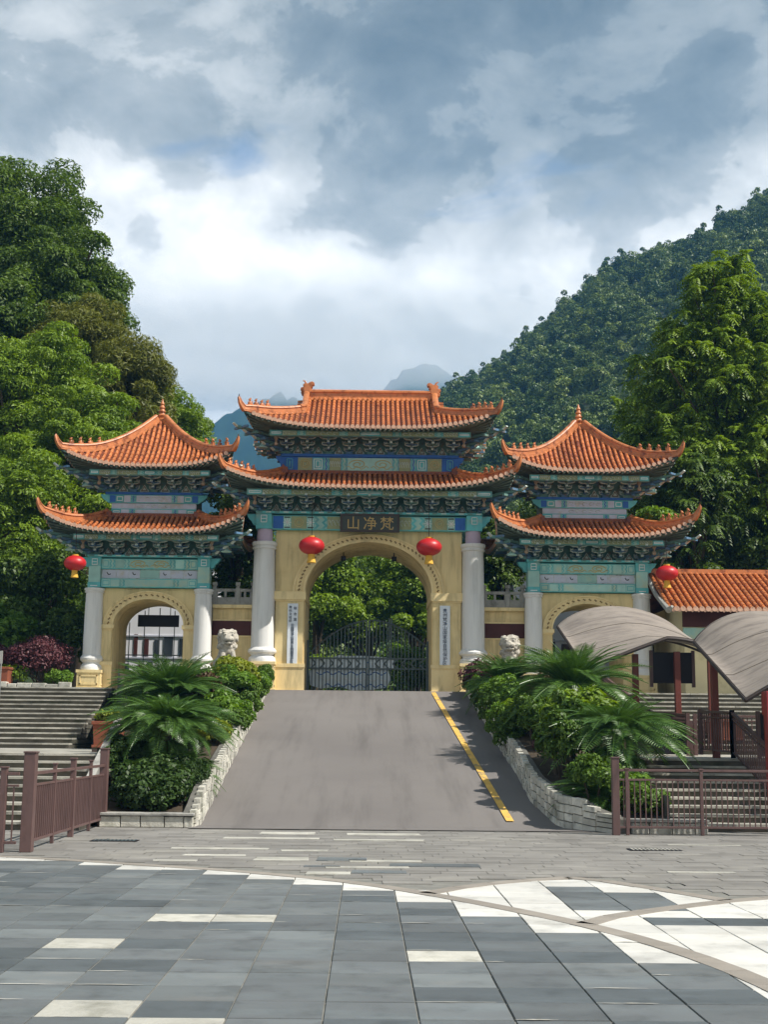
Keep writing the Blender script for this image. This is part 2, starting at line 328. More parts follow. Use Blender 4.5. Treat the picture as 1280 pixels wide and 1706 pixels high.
M['L_cycad'] = leafmat('cycad_leaflet', (0.026, 0.078, 0.013), (0.125, 0.235, 0.04), 0.15, 0.35, 0.45)
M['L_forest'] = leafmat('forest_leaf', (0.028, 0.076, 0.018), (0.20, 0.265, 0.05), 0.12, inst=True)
# ------------------------------------------------------------------ terrain
def sstep(a, b, x):
    t = np.clip((x-a)/(b-a), 0, 1); return t*t*(3-2*t)
def ridge_h(X):
    return np.interp(X, [-150, -60, -20, 10, 18, 38, 59, 79, 100, 120, 137, 200, 330], [6, 10, 28, 82, 96, 104, 119, 140, 150, 157, 168, 198, 240])
def terrain(X, Y):
    z = 3.1 + 0.02*np.maximum(Y-60, 0)
    left = 21*sstep(-9, -30, X)*sstep(46, 80, Y) + 26*sstep(-24, -70, X)*sstep(44, 90, Y)
    right = np.maximum(ridge_h(X*450/np.maximum(Y, 200))-3, 0)*sstep(95, 470, Y)**0.9*np.where(Y > 470, 1-0.4*sstep(470, 760, Y), 1)
    rb = 5*sstep(11, 30, X)*sstep(50, 75, Y)
    return z + left + right*sstep(-60, 12, X) + rb + 0.35*np.sin(X*0.9+Y*0.31)*np.sin(Y*0.7-X*0.2)*sstep(52, 62, Y)
def make_terrain():
    xs = np.unique(np.concatenate([np.linspace(-340, -40, 40), np.linspace(-40, 40, 70), np.linspace(40, 360, 60)]))
    ys = np.unique(np.concatenate([np.linspace(49.9, 110, 45), np.linspace(110, 780, 80)]))
    X, Y = np.meshgrid(xs, ys); Z = terrain(X, Y)
    mb = MB(); mb.grid(np.stack([X, Y, Z], -1).tolist())
    tag(mb.build('hillside', M['grass'], smooth=60), 'wooded hillside rising behind and beside the gate', kind='structure')
    g = MB(); g.add([(-2600, -300, -0.35), (2600, -300, -0.35), (2600, 3200, -0.35), (-2600, 3200, -0.35)], [(0, 1, 2, 3)])
    tag(g.build('ground', M['grass']), 'wide ground sheet', kind='structure')
make_terrain()
def mountain(label, Y, pts, seed, depth):
    g = np.random.default_rng(seed)
    xs = np.linspace(pts[0][0], pts[-1][0], 150); prof = np.interp(xs, [p[0] for p in pts], [p[1] for p in pts])
    prof += 5*np.convolve(g.normal(size=150), np.ones(5)/5, 'same') + 2.5*g.normal(size=150)
    rows = []
    for k, s in enumerate(np.linspace(0, 1, 24)):
        w = 1-abs(s-0.6)/0.6 if s < 0.6 else 1-(s-0.6)/0.4*0.9
        w = max(w, 0)**0.85
        rows.append([(float(x), Y-depth*0.6+depth*s, float(max(-2, p*w+8*math.sin(x*0.02+s*9)*w*(1-w)+g.normal()*2.5*(1-w)))) for x, p in zip(xs, prof)])
    mb = MB(); mb.grid(rows); tag(mb.build('mountain', M['mount'], smooth=80), label, kind='structure')
M['mount'] = mat('far_forest', (0.022, 0.045, 0.022), 0.95, 0.5, 0.02, 1.0, 0.05, 0.1)
mountain('far mountain fading into cloud left of the gate roof', 1500, [(-620, 40), (-330, 170), (-260, 270), (-212, 345), (-182, 370), (-140, 396), (-105, 404), (-70, 398), (-20, 402), (30, 380), (90, 340), (160, 290), (420, 60)], 3, 900)
mountain('farther mountain peak under the cloud right of the gate roof', 1900, [(-500, 60), (-160, 380), (-60, 455), (-10, 470), (25, 524), (55, 552), (82, 561), (110, 550), (140, 540), (165, 528), (240, 484), (420, 380), (760, 80)], 4, 1000)
def terrace():
    m = MB(); m.box(-60, 60, 44.15, 49.9, -0.3, 3.18)
    tag(m.build('terrace', M['stone']), 'raised stone terrace the gate stands on', kind='structure')
terrace()
# ------------------------------------------------------------------ ramp and road
def rz(Y): return max(0.0, min(3.19, 0.1785*(Y-26.0)))
def ramp_right(Y): return float(np.interp(Y, [24.4, 25.2, 26.2, 28, 31, 36, 44], [5.0, 4.2, 3.75, 3.5, 3.5, 3.4, 3.3]))
def ramp_left(Y): return float(np.interp(Y, [24.4, 26, 28, 44], [-3.25, -3.15, -3.15, -3.2]))
def build_ramp():
    m = MB(); rows = []
    for Y in list(np.linspace(25.0, 43.9, 40))+[44.6, 46.2, 49.8]:
        z = rz(Y)
        if Y < 27.5: z = max(z, 0.001)
        if Y > 43: z = 3.2-0.02*max(0, 44.0-Y)*6
        a, b = ramp_left(Y)-0.05, ramp_right(Y)+0.05
        rows.append([(a+(b-a)*k/8, Y, z+0.012) for k in range(9)])
    m.grid(rows); m.build('ramp_surface', M['asphalt'], road)
    l = MB(); rows = []
    for Y in np.linspace(26.4, 43.6, 40):
        x = float(np.interp(Y, [26.4, 44], [2.86, 2.2])); z = rz(Y)+0.034
        rows.append([(x-0.075, Y, z), (x+0.075, Y, z)])
    l.grid(rows); l.build('painted_line', M['paintline'], road)
road = bpy.data.objects.new('road', None); COL.objects.link(road); tag(road, 'asphalt ramp climbing to the main archway', kind='structure'); WL['road'] = Vector((0, 0, 0))
build_ramp()
# ------------------------------------------------------------------ plaza
A_ARC = [(-12.5, 20.6), (-9.0, 20.35), (-5.09, 19.12), (-3.16, 18.2), (-1.57, 17.32), (-0.22, 16.25), (0.7, 15.08), (1.48, 13.8), (2.15, 12.5), (2.62, 11.1), (2.87, 9.7), (2.95, 8.3), (2.85, 6.8)]
B_ARC = [(0.70, 15.08), (1.15, 15.75), (1.68, 16.3), (2.2, 16.68), (2.65, 16.9), (3.05, 16.35), (3.5, 15.5), (3.91, 14.66)]
C_ARC = [(2.08, 12.75), (2.36, 13.2), (2.75, 13.62), (3.3, 14.1), (3.91, 14.6), (4.6, 15.0), (5.6, 15.4), (7.5, 15.9), (10, 16.3)]
def resample(P, step):
    P = [Vector(p) for p in P]; out = [P[0]]
    # Catmull-Rom densify, then even spacing
    D = []
    for i in range(len(P)-1):
        p0 = P[max(i-1, 0)]; p1 = P[i]; p2 = P[i+1]; p3 = P[min(i+2, len(P)-1)]
        for k in range(12):
            t = k/12
            D.append(0.5*((2*p1)+(p2-p0)*t+(2*p0-5*p1+4*p2-p3)*t*t+(3*p1-p0-3*p2+p3)*t**3))
    D.append(P[-1]); acc = 0
    for a, b in zip(D, D[1:]):
        acc += (b-a).length
        if acc >= step: out.append(b); acc = 0
    out.append(P[-1]); return out
A_S, B_S, C_S = resample(A_ARC, 0.1), resample(B_ARC, 0.1), resample(C_ARC, 0.1)
FAR_EDGE = [p for p in A_S if p.x < 0.7]+B_S+[p for p in C_S if p.x > 3.95]
def far_y(x): return float(np.interp(x, [p.x for p in FAR_EDGE], [p.y for p in FAR_EDGE]))
def dist_to(poly, p): return min((q-p).length for q in poly)
def a_x(y): return float(np.interp(-y, [-p.y for p in A_S], [p.x for p in A_S]))   # arc A as x of y
def build_plaza():
    base = MB(); base.box(-40, 40, -30, 26.3, -0.3, -0.012)
    pl = base.build('plaza', M['grout']); tag(pl, 'plaza paved with slate and white marble slabs', kind='structure')
    tw, td = 0.59, 0.53; g = 0.007
    cols = range(-16, 19); rows = range(-3, 30)
    cream = {(-3, 2), (-2, 1), (-3, 10), (-2, 10), (1, 6), (-4, 7)}
    rest = MB(); chunks = []
    for i in cols:
        for j in rows:
            x0 = -0.24+i*tw; y0 = 7.42+j*td
            poly = [(x0+g, y0+g), (x0+tw-g, y0+g), (x0+tw-g, y0+td-g), (x0+g, y0+td-g)]
            cx, cy = x0+tw/2, y0+td/2
            # cut by the far boundary (local straight line)
            ya, yb = far_y(x0)-0.09, far_y(x0+tw)-0.09
            out = []
            for k in range(4):
                p, q = poly[k], poly[(k+1) % 4]
                sp = (ya+(yb-ya)*(p[0]-x0)/tw)-p[1]; sq = (ya+(yb-ya)*(q[0]-x0)/tw)-q[1]
                if sp >= 0: out.append(p)
                if sp*sq < 0:
                    t = sp/(sp-sq); out.append((p[0]+(q[0]-p[0])*t, p[1]+(q[1]-p[1])*t))
            if len(out) < 3: continue
            area = 0.5*abs(sum(out[k][0]*out[(k+1) % len(out)][1]-out[(k+1) % len(out)][0]*out[k][1] for k in range(len(out))))
            if area < 0.004: continue
            c = Vector((cx, cy)); beyond = cx > a_x(cy)
            dA = dist_to(A_S, c)
            if beyond:
                k = M['marble']
                if cy > 13.9 and 2.15 < cx < 3.55 and (cx-2.6)*1.4 < (15.9-cy)+0.3 and cy < 16.1: k = M['slate']
                elif j == 10 and 2.9 < cx < 6.5: k = M['slate2']
            elif dA < 0.36 and cy > 9.6: k = M['marble']
            elif (i, j) in cream: k = M['cream']
            else:
                h = rng.random(); k = M['slate'] if h < 0.5 else (M['slate2'] if h < 0.78 else M['slate3'])
            z = rng.uniform(-0.0035, 0.0015)
            near = 7.6 < cy and abs(cx-0.1) < 0.30*cy+0.45
            chunks.append((near, cy, out, z, k))
    ind = sorted([c for c in chunks if c[0]], key=lambda c: c[1])
    ids = set(id(c) for c in ind[:300])
    groups = {}
    for c in chunks:
        near, cy, poly, z, k = c
        cx = sum(p[0] for p in poly)/len(poly); cyy = sum(p[1] for p in poly)/len(poly)
        top = [(p[0]+(cx-p[0])*0.008, p[1]+(cyy-p[1])*0.008, z) for p in poly]
        mid = [(p[0], p[1], z-0.004) for p in poly]; bot = [(p[0], p[1], -0.03) for p in poly]
        n = len(poly); m = groups.setdefault(k.name, (MB(), k))[0] if id(c) not in ids else MB()
        m.add(top+mid+bot, [tuple(range(n))]+[(n+a, n+(a+1) % n, (a+1) % n, a) for a in range(n)]+[(2*n+a, 2*n+(a+1) % n, n+(a+1) % n, n+a) for a in range(n)])
        if id(c) in ids: m.build('paving_slab', k, pl, at=(cx, cyy, 0))
    for m, k in groups.values():
        tag(m.build('far_paving_slabs', k, pl), kind='stuff')
    # mortar smeared over the joints and worn patches
    sm = MB(); gg = random.Random(17)
    for _ in range(120):
        i, j = gg.randrange(-9, 12), gg.randrange(0, 19); x0 = -0.24+i*tw; y0 = 7.42+j*td
        if y0+0.3 > far_y(x0) or x0 > a_x(y0): continue
        along = True; ln = gg.uniform(0.12, 0.55); n = 7; A = []; B = []
        for k in range(n+1):
            f = k/n; w = gg.uniform(0.003, 0.014)*math.sin(math.pi*(0.08+0.84*f)); w2 = gg.uniform(0.003, 0.016)*math.sin(math.pi*(0.08+0.84*f))
            if along: A.append((x0+ln*f, y0-w, 0.0035)); B.append((x0+ln*f, y0+w2, 0.0035))
            else: A.append((x0+w, y0+ln*f, 0.0035)); B.append((x0-w2, y0+ln*f, 0.0035))
        sm.grid([A, B], flip=True)
    tag(sm.build('mortar_smears', M['cream'], pl), kind='stuff')
    # brown stone bands
    for P in (A_S, B_S, C_S):
        st = P[::5]+[P[-1]]
        for a, b in zip(st, st[1:]):
            if (b-a).length < 0.05: continue
            d = (b-a).normalized(); nrm = Vector((-d.y, d.x))*0.105; a2 = a+d*0.004; b2 = b-d*0.004
            m = MB(); m.prism([(p.x, p.y) for p in (a2-nrm, b2-nrm, b2+nrm, a2+nrm)], 0.0045, -0.03, axis='z')
            m.f = [tuple(reversed(f)) for f in m.f]
            m.build('band_stone', M['bandstone'], pl, at=((a+b).x/2, (a+b).y/2, 0))
    # small grey pavers between the bands and the ramp
    m = MB(); Y = 8.0; row = 0
    while Y < 26.1:
        off = (row % 2)*0.30+0.11*math.sin(row*2.3)
        for k in range(-22, 23):
            x = k*0.6+off; cyy = Y+0.15
            if cyy < max(far_y(min(max(x, -12), 10)), far_y(min(max(x+0.6, -12), 10)))+0.25 and abs(x) < 12: continue
            if abs(x) > 12 and Y < 19: continue
            if Y > 25.0 and ramp_left(Y)-0.1 < x < ramp_right(Y)-0.2: continue
            z = rng.uniform(-0.006, 0.0); g2 = 0.004
            m.add([(x+g2, Y+g2, z), (x+0.6-g2, Y+g2, z), (x+0.6-g2, Y+0.3-g2, z), (x+g2, Y+0.3-g2, z), (x+g2, Y+g2, -0.03), (x+0.6-g2, Y+g2, -0.03)], [(0, 1, 2, 3), (4, 5, 1, 0)])
        Y += 0.3; row += 1
    tag(m.build('grey_pavers', M['paver'], pl), kind='stuff')
    # pale replacement slabs let into the grey paving
    slabs = [(-1.35, 24.1, 0.95, 0.55, 0), (0.35, 24.0, 1.3, 0.5, 0), (-1.55, 22.9, 1.6, 0.3, 0), (0.25, 22.7, 1.5, 0.28, 0), (-2.2, 20.75, 1.5, 0.28, 0), (-0.9, 20.5, 0.7, 0.25, 0),
             (-2.15, 19.6, 0.9, 0.2, 0), (-1.15, 19.1, 0.75, 0.5, 0), (-0.3, 19.15, 0.7, 0.5, 1), (0.3, 18.9, 1.0, 0.25, 0), (0.05, 18.0, 1.1, 0.2, 0), (-0.45, 17.2, 0.55, 0.3, 0), (0.2, 17.4, 0.7, 0.35, 1), (-2.6, 18.75, 0.6, 0.2, 0),
             (0.95, 18.35, 1.2, 0.4, 1), (4.4, 17.7, 0.9, 0.12, 0), (-0.55, 18.1, 0.5, 0.2, 1), (5.6, 22.2, 1.2, 0.12, 0)]
    for x, y, w, d, dk in slabs:
        q = MB(); w2, d2 = w/2, d/2; j = lambda: rng.uniform(-0.02, 0.02)
        q.prism([(x-w2+j(), y-d2+j()), (x+w2+j(), y-d2+j()), (x+w2+j(), y+d2+j()), (x-w2+j(), y+d2+j())], 0.005, -0.02, axis='z')
        q.f = [tuple(reversed(f)) for f in q.f]
        q.build('pale_slab', M['slate'] if dk else M['cream'], pl, at=(x, y, 0))
build_plaza()
def grate(x, y, w, d, label, metalmat):
    t = thing('drain_grate', label, 'drain', (x, y, 0.003))
    m = MB(); m.box(x-w/2-0.03, x+w/2+0.03, y-d/2-0.03, y+d/2+0.03, 0.001, 0.006); m.build('recess', M['black'], t)
    n = int(w/0.06)
    for k in range(n):
        b = MB(); xx = x-w/2+(k+0.5)*w/n; b.box(xx-0.012, xx+0.012, y-d/2, y+d/2, 0.007, 0.014); b.build('grate_bar', metalmat, t)
grate(-4.05, 22.1, 0.7, 0.28, 'dark drain grate in paving beside the left fence', M['iron'])
grate(4.55, 21.2, 0.75, 0.3, 'pale drain grate in paving before the right railing', M['cream'])
# ------------------------------------------------------------------ gate architecture
class Roof:
    """curved hipped roof: centre (cx,cy), eave half sizes hx,hy, top half sizes tx,ty, t1 = where the hip starts (gable above it)"""
    def __init__(s, cx, cy, hx, hy, tx, ty, ze, zt, up, ext, t1=0.0, k=0.42, p=3.4):
        s.cx, s.cy, s.hx, s.hy, s.tx, s.ty, s.ze, s.zt, s.up, s.ext, s.t1, s.k, s.p = cx, cy, hx, hy, tx, ty, ze, zt, up, ext, t1, k, p
    def xm(s, t): return s.tx if t <= s.t1 else s.tx+(s.hx-s.tx)*(t-s.t1)/(1-s.t1)
    def ym(s, t): return s.ty+(s.hy-s.ty)*t
    def z(s, t, q): return s.zt-(s.zt-s.ze)*(t+s.k*t*(1-t))+s.up*abs(q)**s.p*max(t, 0)**2.2
    def T(s, q): return 1+s.ext*abs(q)**s.p
    def pt(s, side, q, t, dz=0):
        if side == 'f': return Vector((s.cx+q*s.xm(t), s.cy-s.ym(t), s.z(t, q)+dz))
        if side == 'b': return Vector((s.cx-q*s.xm(t), s.cy+s.ym(t), s.z(t, q)+dz))
        if side == 'l': return Vector((s.cx-s.xm(t), s.cy-q*s.ym(t), s.z(t, q)+dz))
        return Vector((s.cx+s.xm(t), s.cy+q*s.ym(t), s.z(t, q)+dz))
    def row(s, side, c, n):
        """points down the slope at offset c along the side"""
        m = s.xm if side in 'fb' else s.ym
        t0 = 0.0 if side in 'fb' else s.t1
        if abs(c) > m(t0):
            lo, hi = t0, 1.4
            for _ in range(40):
                mid = (lo+hi)/2
                if m(mid) < abs(c): lo = mid
                else: hi = mid
            t0 = hi
        t_e = 1.0
        for _ in range(30): t_e = s.T(min(1, abs(c)/m(t_e)))
        if t_e-t0 < 0.03: return None
        out = []
        for k in range(n+1):
            t = t0+(t_e-t0)*k/n; out.append(s.pt(side, max(-1, min(1, c/m(t))), t))
        return out
def tile_row(mb, pts, rad, tl=0.30):
    """overlapping barrel tiles down a slope, a round end disc and a hanging drip tile"""
    # resample along length
    L = [0]
    for a, b in zip(pts, pts[1:]): L.append(L[-1]+(b-a).length)
    tot = L[-1]; n = max(1, round(tot/tl))
    def at(d):
        for i in range(len(L)-1):
            if d <= L[i+1]+1e-9: return pts[i].lerp(pts[i+1], (d-L[i])/max(1e-9, L[i+1]-L[i]))
        return pts[-1]
    d0 = (pts[-1]-pts[-2]).normalized(); b0 = len(mb.v); ring = 6; cnt = 0
    flat = Vector((d0.x, d0.y, 0)).normalized(); side = Vector((-flat.y, flat.x, 0))
    for i in range(n):
        for e, rs in ((0.0, 0.84), (1.0, 1.08)):
            d = tot*(i+e)/n; p = at(d); q = at(min(tot, d+0.02)); o = at(max(0, d-0.02)); dd = (q-o).normalized(); nv = side.cross(dd)
            if nv.z < 0: nv = -nv
            for k in range(ring):
                a = math.pi*k/(ring-1); mb.v.append(tuple(p+side*math.cos(a)*rad*rs+nv*(math.sin(a)*rad*rs+0.006)))
            cnt += 1
    for i in range(cnt-1):
        for k in range(ring-1):
            mb.f.append((b0+i*ring+k, b0+i*ring+k+1, b0+(i+1)*ring+k+1, b0+(i+1)*ring+k)); mb.m.append(0)
    # end disc
    p = pts[-1]; b = len(mb.v); nn = 10; up = Vector((0, 0, 1))
    for w, rs in ((0.0, 1.18), (0.03, 1.18)):
        for k in range(nn):
            a = 2*math.pi*k/nn; mb.v.append(tuple(p+flat*w+side*math.cos(a)*rad*rs+up*(math.sin(a)*rad*rs+0.018)))
    for k in range(nn): mb.f.append((b+k, b+(k+1) % nn, b+nn+(k+1) % nn, b+nn+k)); mb.m.append(1)
    mb.f.append(tuple(b+nn+k for k in range(nn))); mb.m.append(1)
    return flat, side
def drip(mb, p, flat, side, w):
    """pointed drip tile hanging at the eave between two barrel rows"""
    poly = [(-w, 0.03), (-w, -0.015), (-w*0.55, -0.065), (0, -0.10), (w*0.55, -0.065), (w, -0.015), (w, 0.03)]
    A = [p+side*a+Vector((0, 0, c))+flat*0.012 for a, c in poly]; B = [q-flat*0.02 for q in A]; n = len(A)
    mb.add(A+B, [tuple(range(n)), tuple(n+i for i in reversed(range(n)))]+[(i, n+i, n+(i+1) % n, (i+1) % n) for i in range(n)], 1)
def figure_mesh():
    m = MB()
    m.lathe([(0.055, 0), (0.062, 0.03), (0.05, 0.09), (0.036, 0.13), (0.03, 0.15)], 8, (0, 0, 0))
    m.lathe([(0.012, 0), (0.04, 0.02), (0.047, 0.05), (0.035, 0.085), (0.008, 0.10)], 8, (0, -0.012, 0.135))
    m.box(-0.02, 0.02, -0.075, -0.03, 0.155, 0.195); m.box(-0.04, -0.015, -0.01, 0.02, 0.215, 0.25); m.box(0.015, 0.04, -0.01, 0.02, 0.215, 0.25)
    m.tube([(0, 0.05, 0.02), (0, 0.10, 0.08), (0, 0.085, 0.16)], [0.025, 0.02, 0.01], 6)
    m.box(-0.045, -0.015, -0.075, -0.02, 0, 0.11); m.box(0.015, 0.045, -0.075, -0.02, 0, 0.11)
    return m.mesh('ridge_figure', M['ridge'], smooth=50)
FIG = figure_mesh()
def sweep(mb, path, prof, mi=0, scale=None):
    """sweep a closed (side, up) profile along a path keeping up vertical"""
    b = len(mb.v); k = len(path); n = len(prof)
    for i, p in enumerate(path):
        d = path[min(i+1, k-1)]-path[max(i-1, 0)]; h = Vector((d.x, d.y, 0))
        h = h.normalized() if h.length > 1e-6 else Vector((0, -1, 0)); sd = Vector((-h.y, h.x, 0)); d = d.normalized(); u = d.cross(sd)
        if u.z < 0: u = -u
        s = 1 if scale is None else scale[i]
        for a, c in prof: mb.v.append(tuple(p+sd*a*s+u*c*s))
    for i in range(k-1):
        for q in range(n):
            r = (q+1) % n; mb.f.append((b+i*n+q, b+(i+1)*n+q, b+(i+1)*n+r, b+i*n+r)); mb.m.append(mi)
    mb.f.append(tuple(b+q for q in range(n))); mb.m.append(mi); mb.f.append(tuple(b+(k-1)*n+q for q in reversed(range(n)))); mb.m.append(mi)
RIDGEPROF = [(-0.10, -0.06), (0.10, -0.06), (0.10, 0.05), (0.07, 0.06), (0.07, 0.15), (0.10, 0.17), (0.09, 0.22), (0.04, 0.25), (-0.04, 0.25), (-0.09, 0.22), (-0.10, 0.17), (-0.07, 0.15), (-0.07, 0.06), (-0.10, 0.05)]
def build_roof(parent, name, rf, spacing, rad, wallx, wally, nfig, label=None):
    sheet = MB(); nq, nt = 24, 14
    for side in 'fblr':
        t0 = 0.0 if side in 'fb' else rf.t1
        pts = []
        for j in range(nt+1):
            pts.append([rf.pt(side, -1+2*i/nq, t0+(rf.T(-1+2*i/nq)-t0)*j/nt, -0.03) for i in range(nq+1)])
        sheet.grid(pts, 0, flip=True)
    # eave board and soffit back to the wall
    tw = 0.12
    for side in 'fblr':
        e = [rf.pt(side, -1+2*i/nq, rf.T(-1+2*i/nq), -0.02) for i in range(nq+1)]
        e2 = [p+Vector((0, 0, -0.055)) for p in e]
        inner = []
        for i in range(nq+1):
            q = -1+2*i/nq
            if side in 'fb': w = Vector((rf.cx+(q if side == 'f' else -q)*wallx, rf.cy+(-wally if side == 'f' else wally), 0))
            else: w = Vector((rf.cx+(-wallx if side == 'l' else wallx), rf.cy+(-q if side == 'l' else q)*wally, 0))
            w.z = rf.ze+0.16+0.1*abs(q)**3; inner.append(w)
        mid = [a.lerp(b, 0.45)+Vector((0, 0, -0.03)) for a, b in zip(e2, inner)]
        sheet.grid([e, e2], 1, flip=True); sheet.grid([e2, mid, inner], 2, flip=True)
    if rf.t1 > 0:                       # gable ends
        for s_ in (-1, 1):
            P = [Vector((rf.cx+s_*rf.tx, rf.cy-rf.ym(t), rf.z(t, 0.99))) for t in np.linspace(0, rf.t1, 8)]
            Q = [Vector((p.x, 2*rf.cy-p.y, p.z)) for p in P]
            sheet.grid([P, Q], 0)
    sides = MB()
    for side in 'lrb':
        m = rf.hy if side in 'lr' else rf.hx
        n = int(2*m*1.03/spacing)
        for i in range(n):
            c = (i-(n-1)/2)*spacing; pts = rf.row(side, c, 10)
            if pts: fl, sd = tile_row(sides, pts, rad); drip(sides, pts[-1]+sd*spacing/2, fl, sd, spacing*0.34)
    b0 = len(sheet.v); sheet.v += sides.v; sheet.f += [tuple(b0+i for i in f) for f in sides.f]; sheet.m += [3+q for q in sides.m]
    ro = sheet.build(name, [M['pan'], M['soffit'], M['soffit'], M['tile'], M['drip']], parent)
    n = int(2*(rf.hx+rf.ext*(rf.hx-rf.tx))/spacing)
    for i in range(n):
        c = (i-(n-1)/2)*spacing; pts = rf.row('f', c, 10)
        if not pts: continue
        m = MB(); fl, sd = tile_row(m, pts, rad); drip(m, pts[-1]+sd*spacing/2, fl, sd, spacing*0.34)
        m.build('tile_row', [M['tile'], M['drip']], ro, smooth=40)
    # hip ridges with upturned tips and figures
    for sx in (-1, 1):
        for side, sgn in (('f', sx), ('b', -sx)):
            ts = np.linspace(rf.t1, rf.T(1), 16)
            path = [rf.pt(side, sgn, t) for t in ts]
            d = (path[-1]-path[-2]); h = Vector((d.x, d.y, 0)).normalized()
            tip = path[-1]
            horn = [tip+h*0.10+Vector((0, 0, 0.10)), tip+h*0.19+Vector((0, 0, 0.24)), tip+h*0.235+Vector((0, 0, 0.40)), tip+h*0.20+Vector((0, 0, 0.52))]
            m = MB(); sweep(m, path+horn, RIDGEPROF, 0, [1]*(len(path)-3)+[0.95, 0.88, 0.8, 0.66, 0.5, 0.34, 0.14])
            m.tube([p+Vector((0, 0, 0.02))+Vector((-h.y, h.x, 0))*0.02 for p in path[3:]], 0.07, 6)
            hr = m.build('hip_ridge', M['ridge'], ro, smooth=50)
            if side == 'f':
                for k in range(nfig):
                    t = rf.T(1)-(rf.T(1)-rf.t1)*(0.10+0.095*k)
                    p = rf.pt('f', sx, t)+Vector((0, 0, 0.22))
                    o = put('ridge_figure', FIG, ro, p, (0, 0, math.atan2(h.y, h.x)+math.pi/2)); o.scale = (0.95, 0.95, 0.85+0.25*rng.random())
    # rafters under the eave, one joined run per side
    m = MB()
    for side in 'flr':
        half = rf.hx if side == 'f' else rf.hy
        nn = int(2*half/0.17)
        for i in range(nn):
            c = (i-(nn-1)/2)*0.17; q = c/half
            e = rf.pt(side, q, rf.T(q)-0.012, -0.105)
            wx = max(-wallx, min(wallx, c*(0.75 if abs(q) > 0.6 else 1.0))) if side == 'f' else 0
            wy = max(-wally, min(wally, c*(0.75 if abs(q) > 0.6 else 1.0)))
            inn = Vector((rf.cx+wx, rf.cy-wally, rf.ze+0.10)) if side == 'f' else Vector((rf.cx+(-wallx if side == 'l' else wallx), rf.cy+(-wy if side == 'l' else wy), rf.ze+0.10))
            m.tube([e, inn], 0.040, 6, 0)
    m.build('rafters', [M['rafter']], ro)
    return ro
def inset(poly, s):
    cx = sum(p[0] for p in poly)/len(poly); cz = sum(p[1] for p in poly)/len(poly)
    return [(cx+(p[0]-cx)*s, cz+(p[1]-cz)*s) for p in poly]
def bracket_mesh(h, reach, colA, colB):
    """one dougong set: block, three tiers of cross arms stepping out towards -y"""
    m = MB(); th = h/4.0
    m.prism([(-0.10, 0), (0.10, 0), (0.13, th*0.8), (-0.13, th*0.8)], -0.14, 0.10, 0)
    for k in range(3):
        z = th*(0.8+k*1.0); o = reach*(k)/3.0; hl = 0.20+0.05*k
        arm = [(-hl, z+th*0.75), (-hl, z+th*0.38), (-hl*0.72, z+th*0.08), (-hl*0.4, z), (hl*0.4, z), (hl*0.72, z+th*0.08), (hl, z+th*0.38), (hl, z+th*0.75)]
        m.prism(arm, -o-0.05, -o+0.05, 1)
        ia = [(p[0]*0.86, z+th*0.38+(p[1]-z-th*0.38)*0.52) for p in arm]
        m.prism(ia, -o-0.056, -o-0.04, 2 if k % 2 else 0)
        # beak arm forward
        e = -(o+reach/3.0+0.10)
        m.prism([(0.08, z+th*0.1), (0.08, z+th*0.85), (e+0.10, z+th*0.85), (e, z+th*0.15), (e+0.02, z-th*0.05), (e+0.14, z+th*0.12)], -0.045, 0.045, 2, axis='x')
        m.prism([(-0.046, z+th*0.12), (0.046, z+th*0.12), (0.046, z+th*0.55), (-0.046, z+th*0.55)], e-0.004, e+0.03, 1)
        for sx in (-1, 0, 1):
            bx = sx*(hl-0.05); bo = o if sx else o+reach/3.0
            blk = [(bx-0.045, z+th*0.75), (bx+0.045, z+th*0.75), (bx+0.06, z+th*1.08), (bx-0.06, z+th*1.08)]
            m.prism(blk, -bo-0.06, -bo+0.06, 1); m.prism(inset(blk, 0.6), -bo-0.066, -bo-0.05, 0)
    return m.mesh('bracket_set', [colA, M['outline'], colB])
def flame_mesh(w, h):
    m = MB(); P = [(-w, 0), (w, 0), (w*0.85, h*0.35), (w*0.45, h*0.5), (w*0.3, h*0.75), (0, h), (-w*0.3, h*0.75), (-w*0.45, h*0.5), (-w*0.85, h*0.35)]
    m.prism(P, -0.02, 0.01, 0); m.prism(inset(P, 0.72), -0.027, -0.015, 1); m.prism(inset(P, 0.38), -0.033, -0.02, 0)
    return m.mesh('bracket_cushion', [M['outline'], M['brown']])
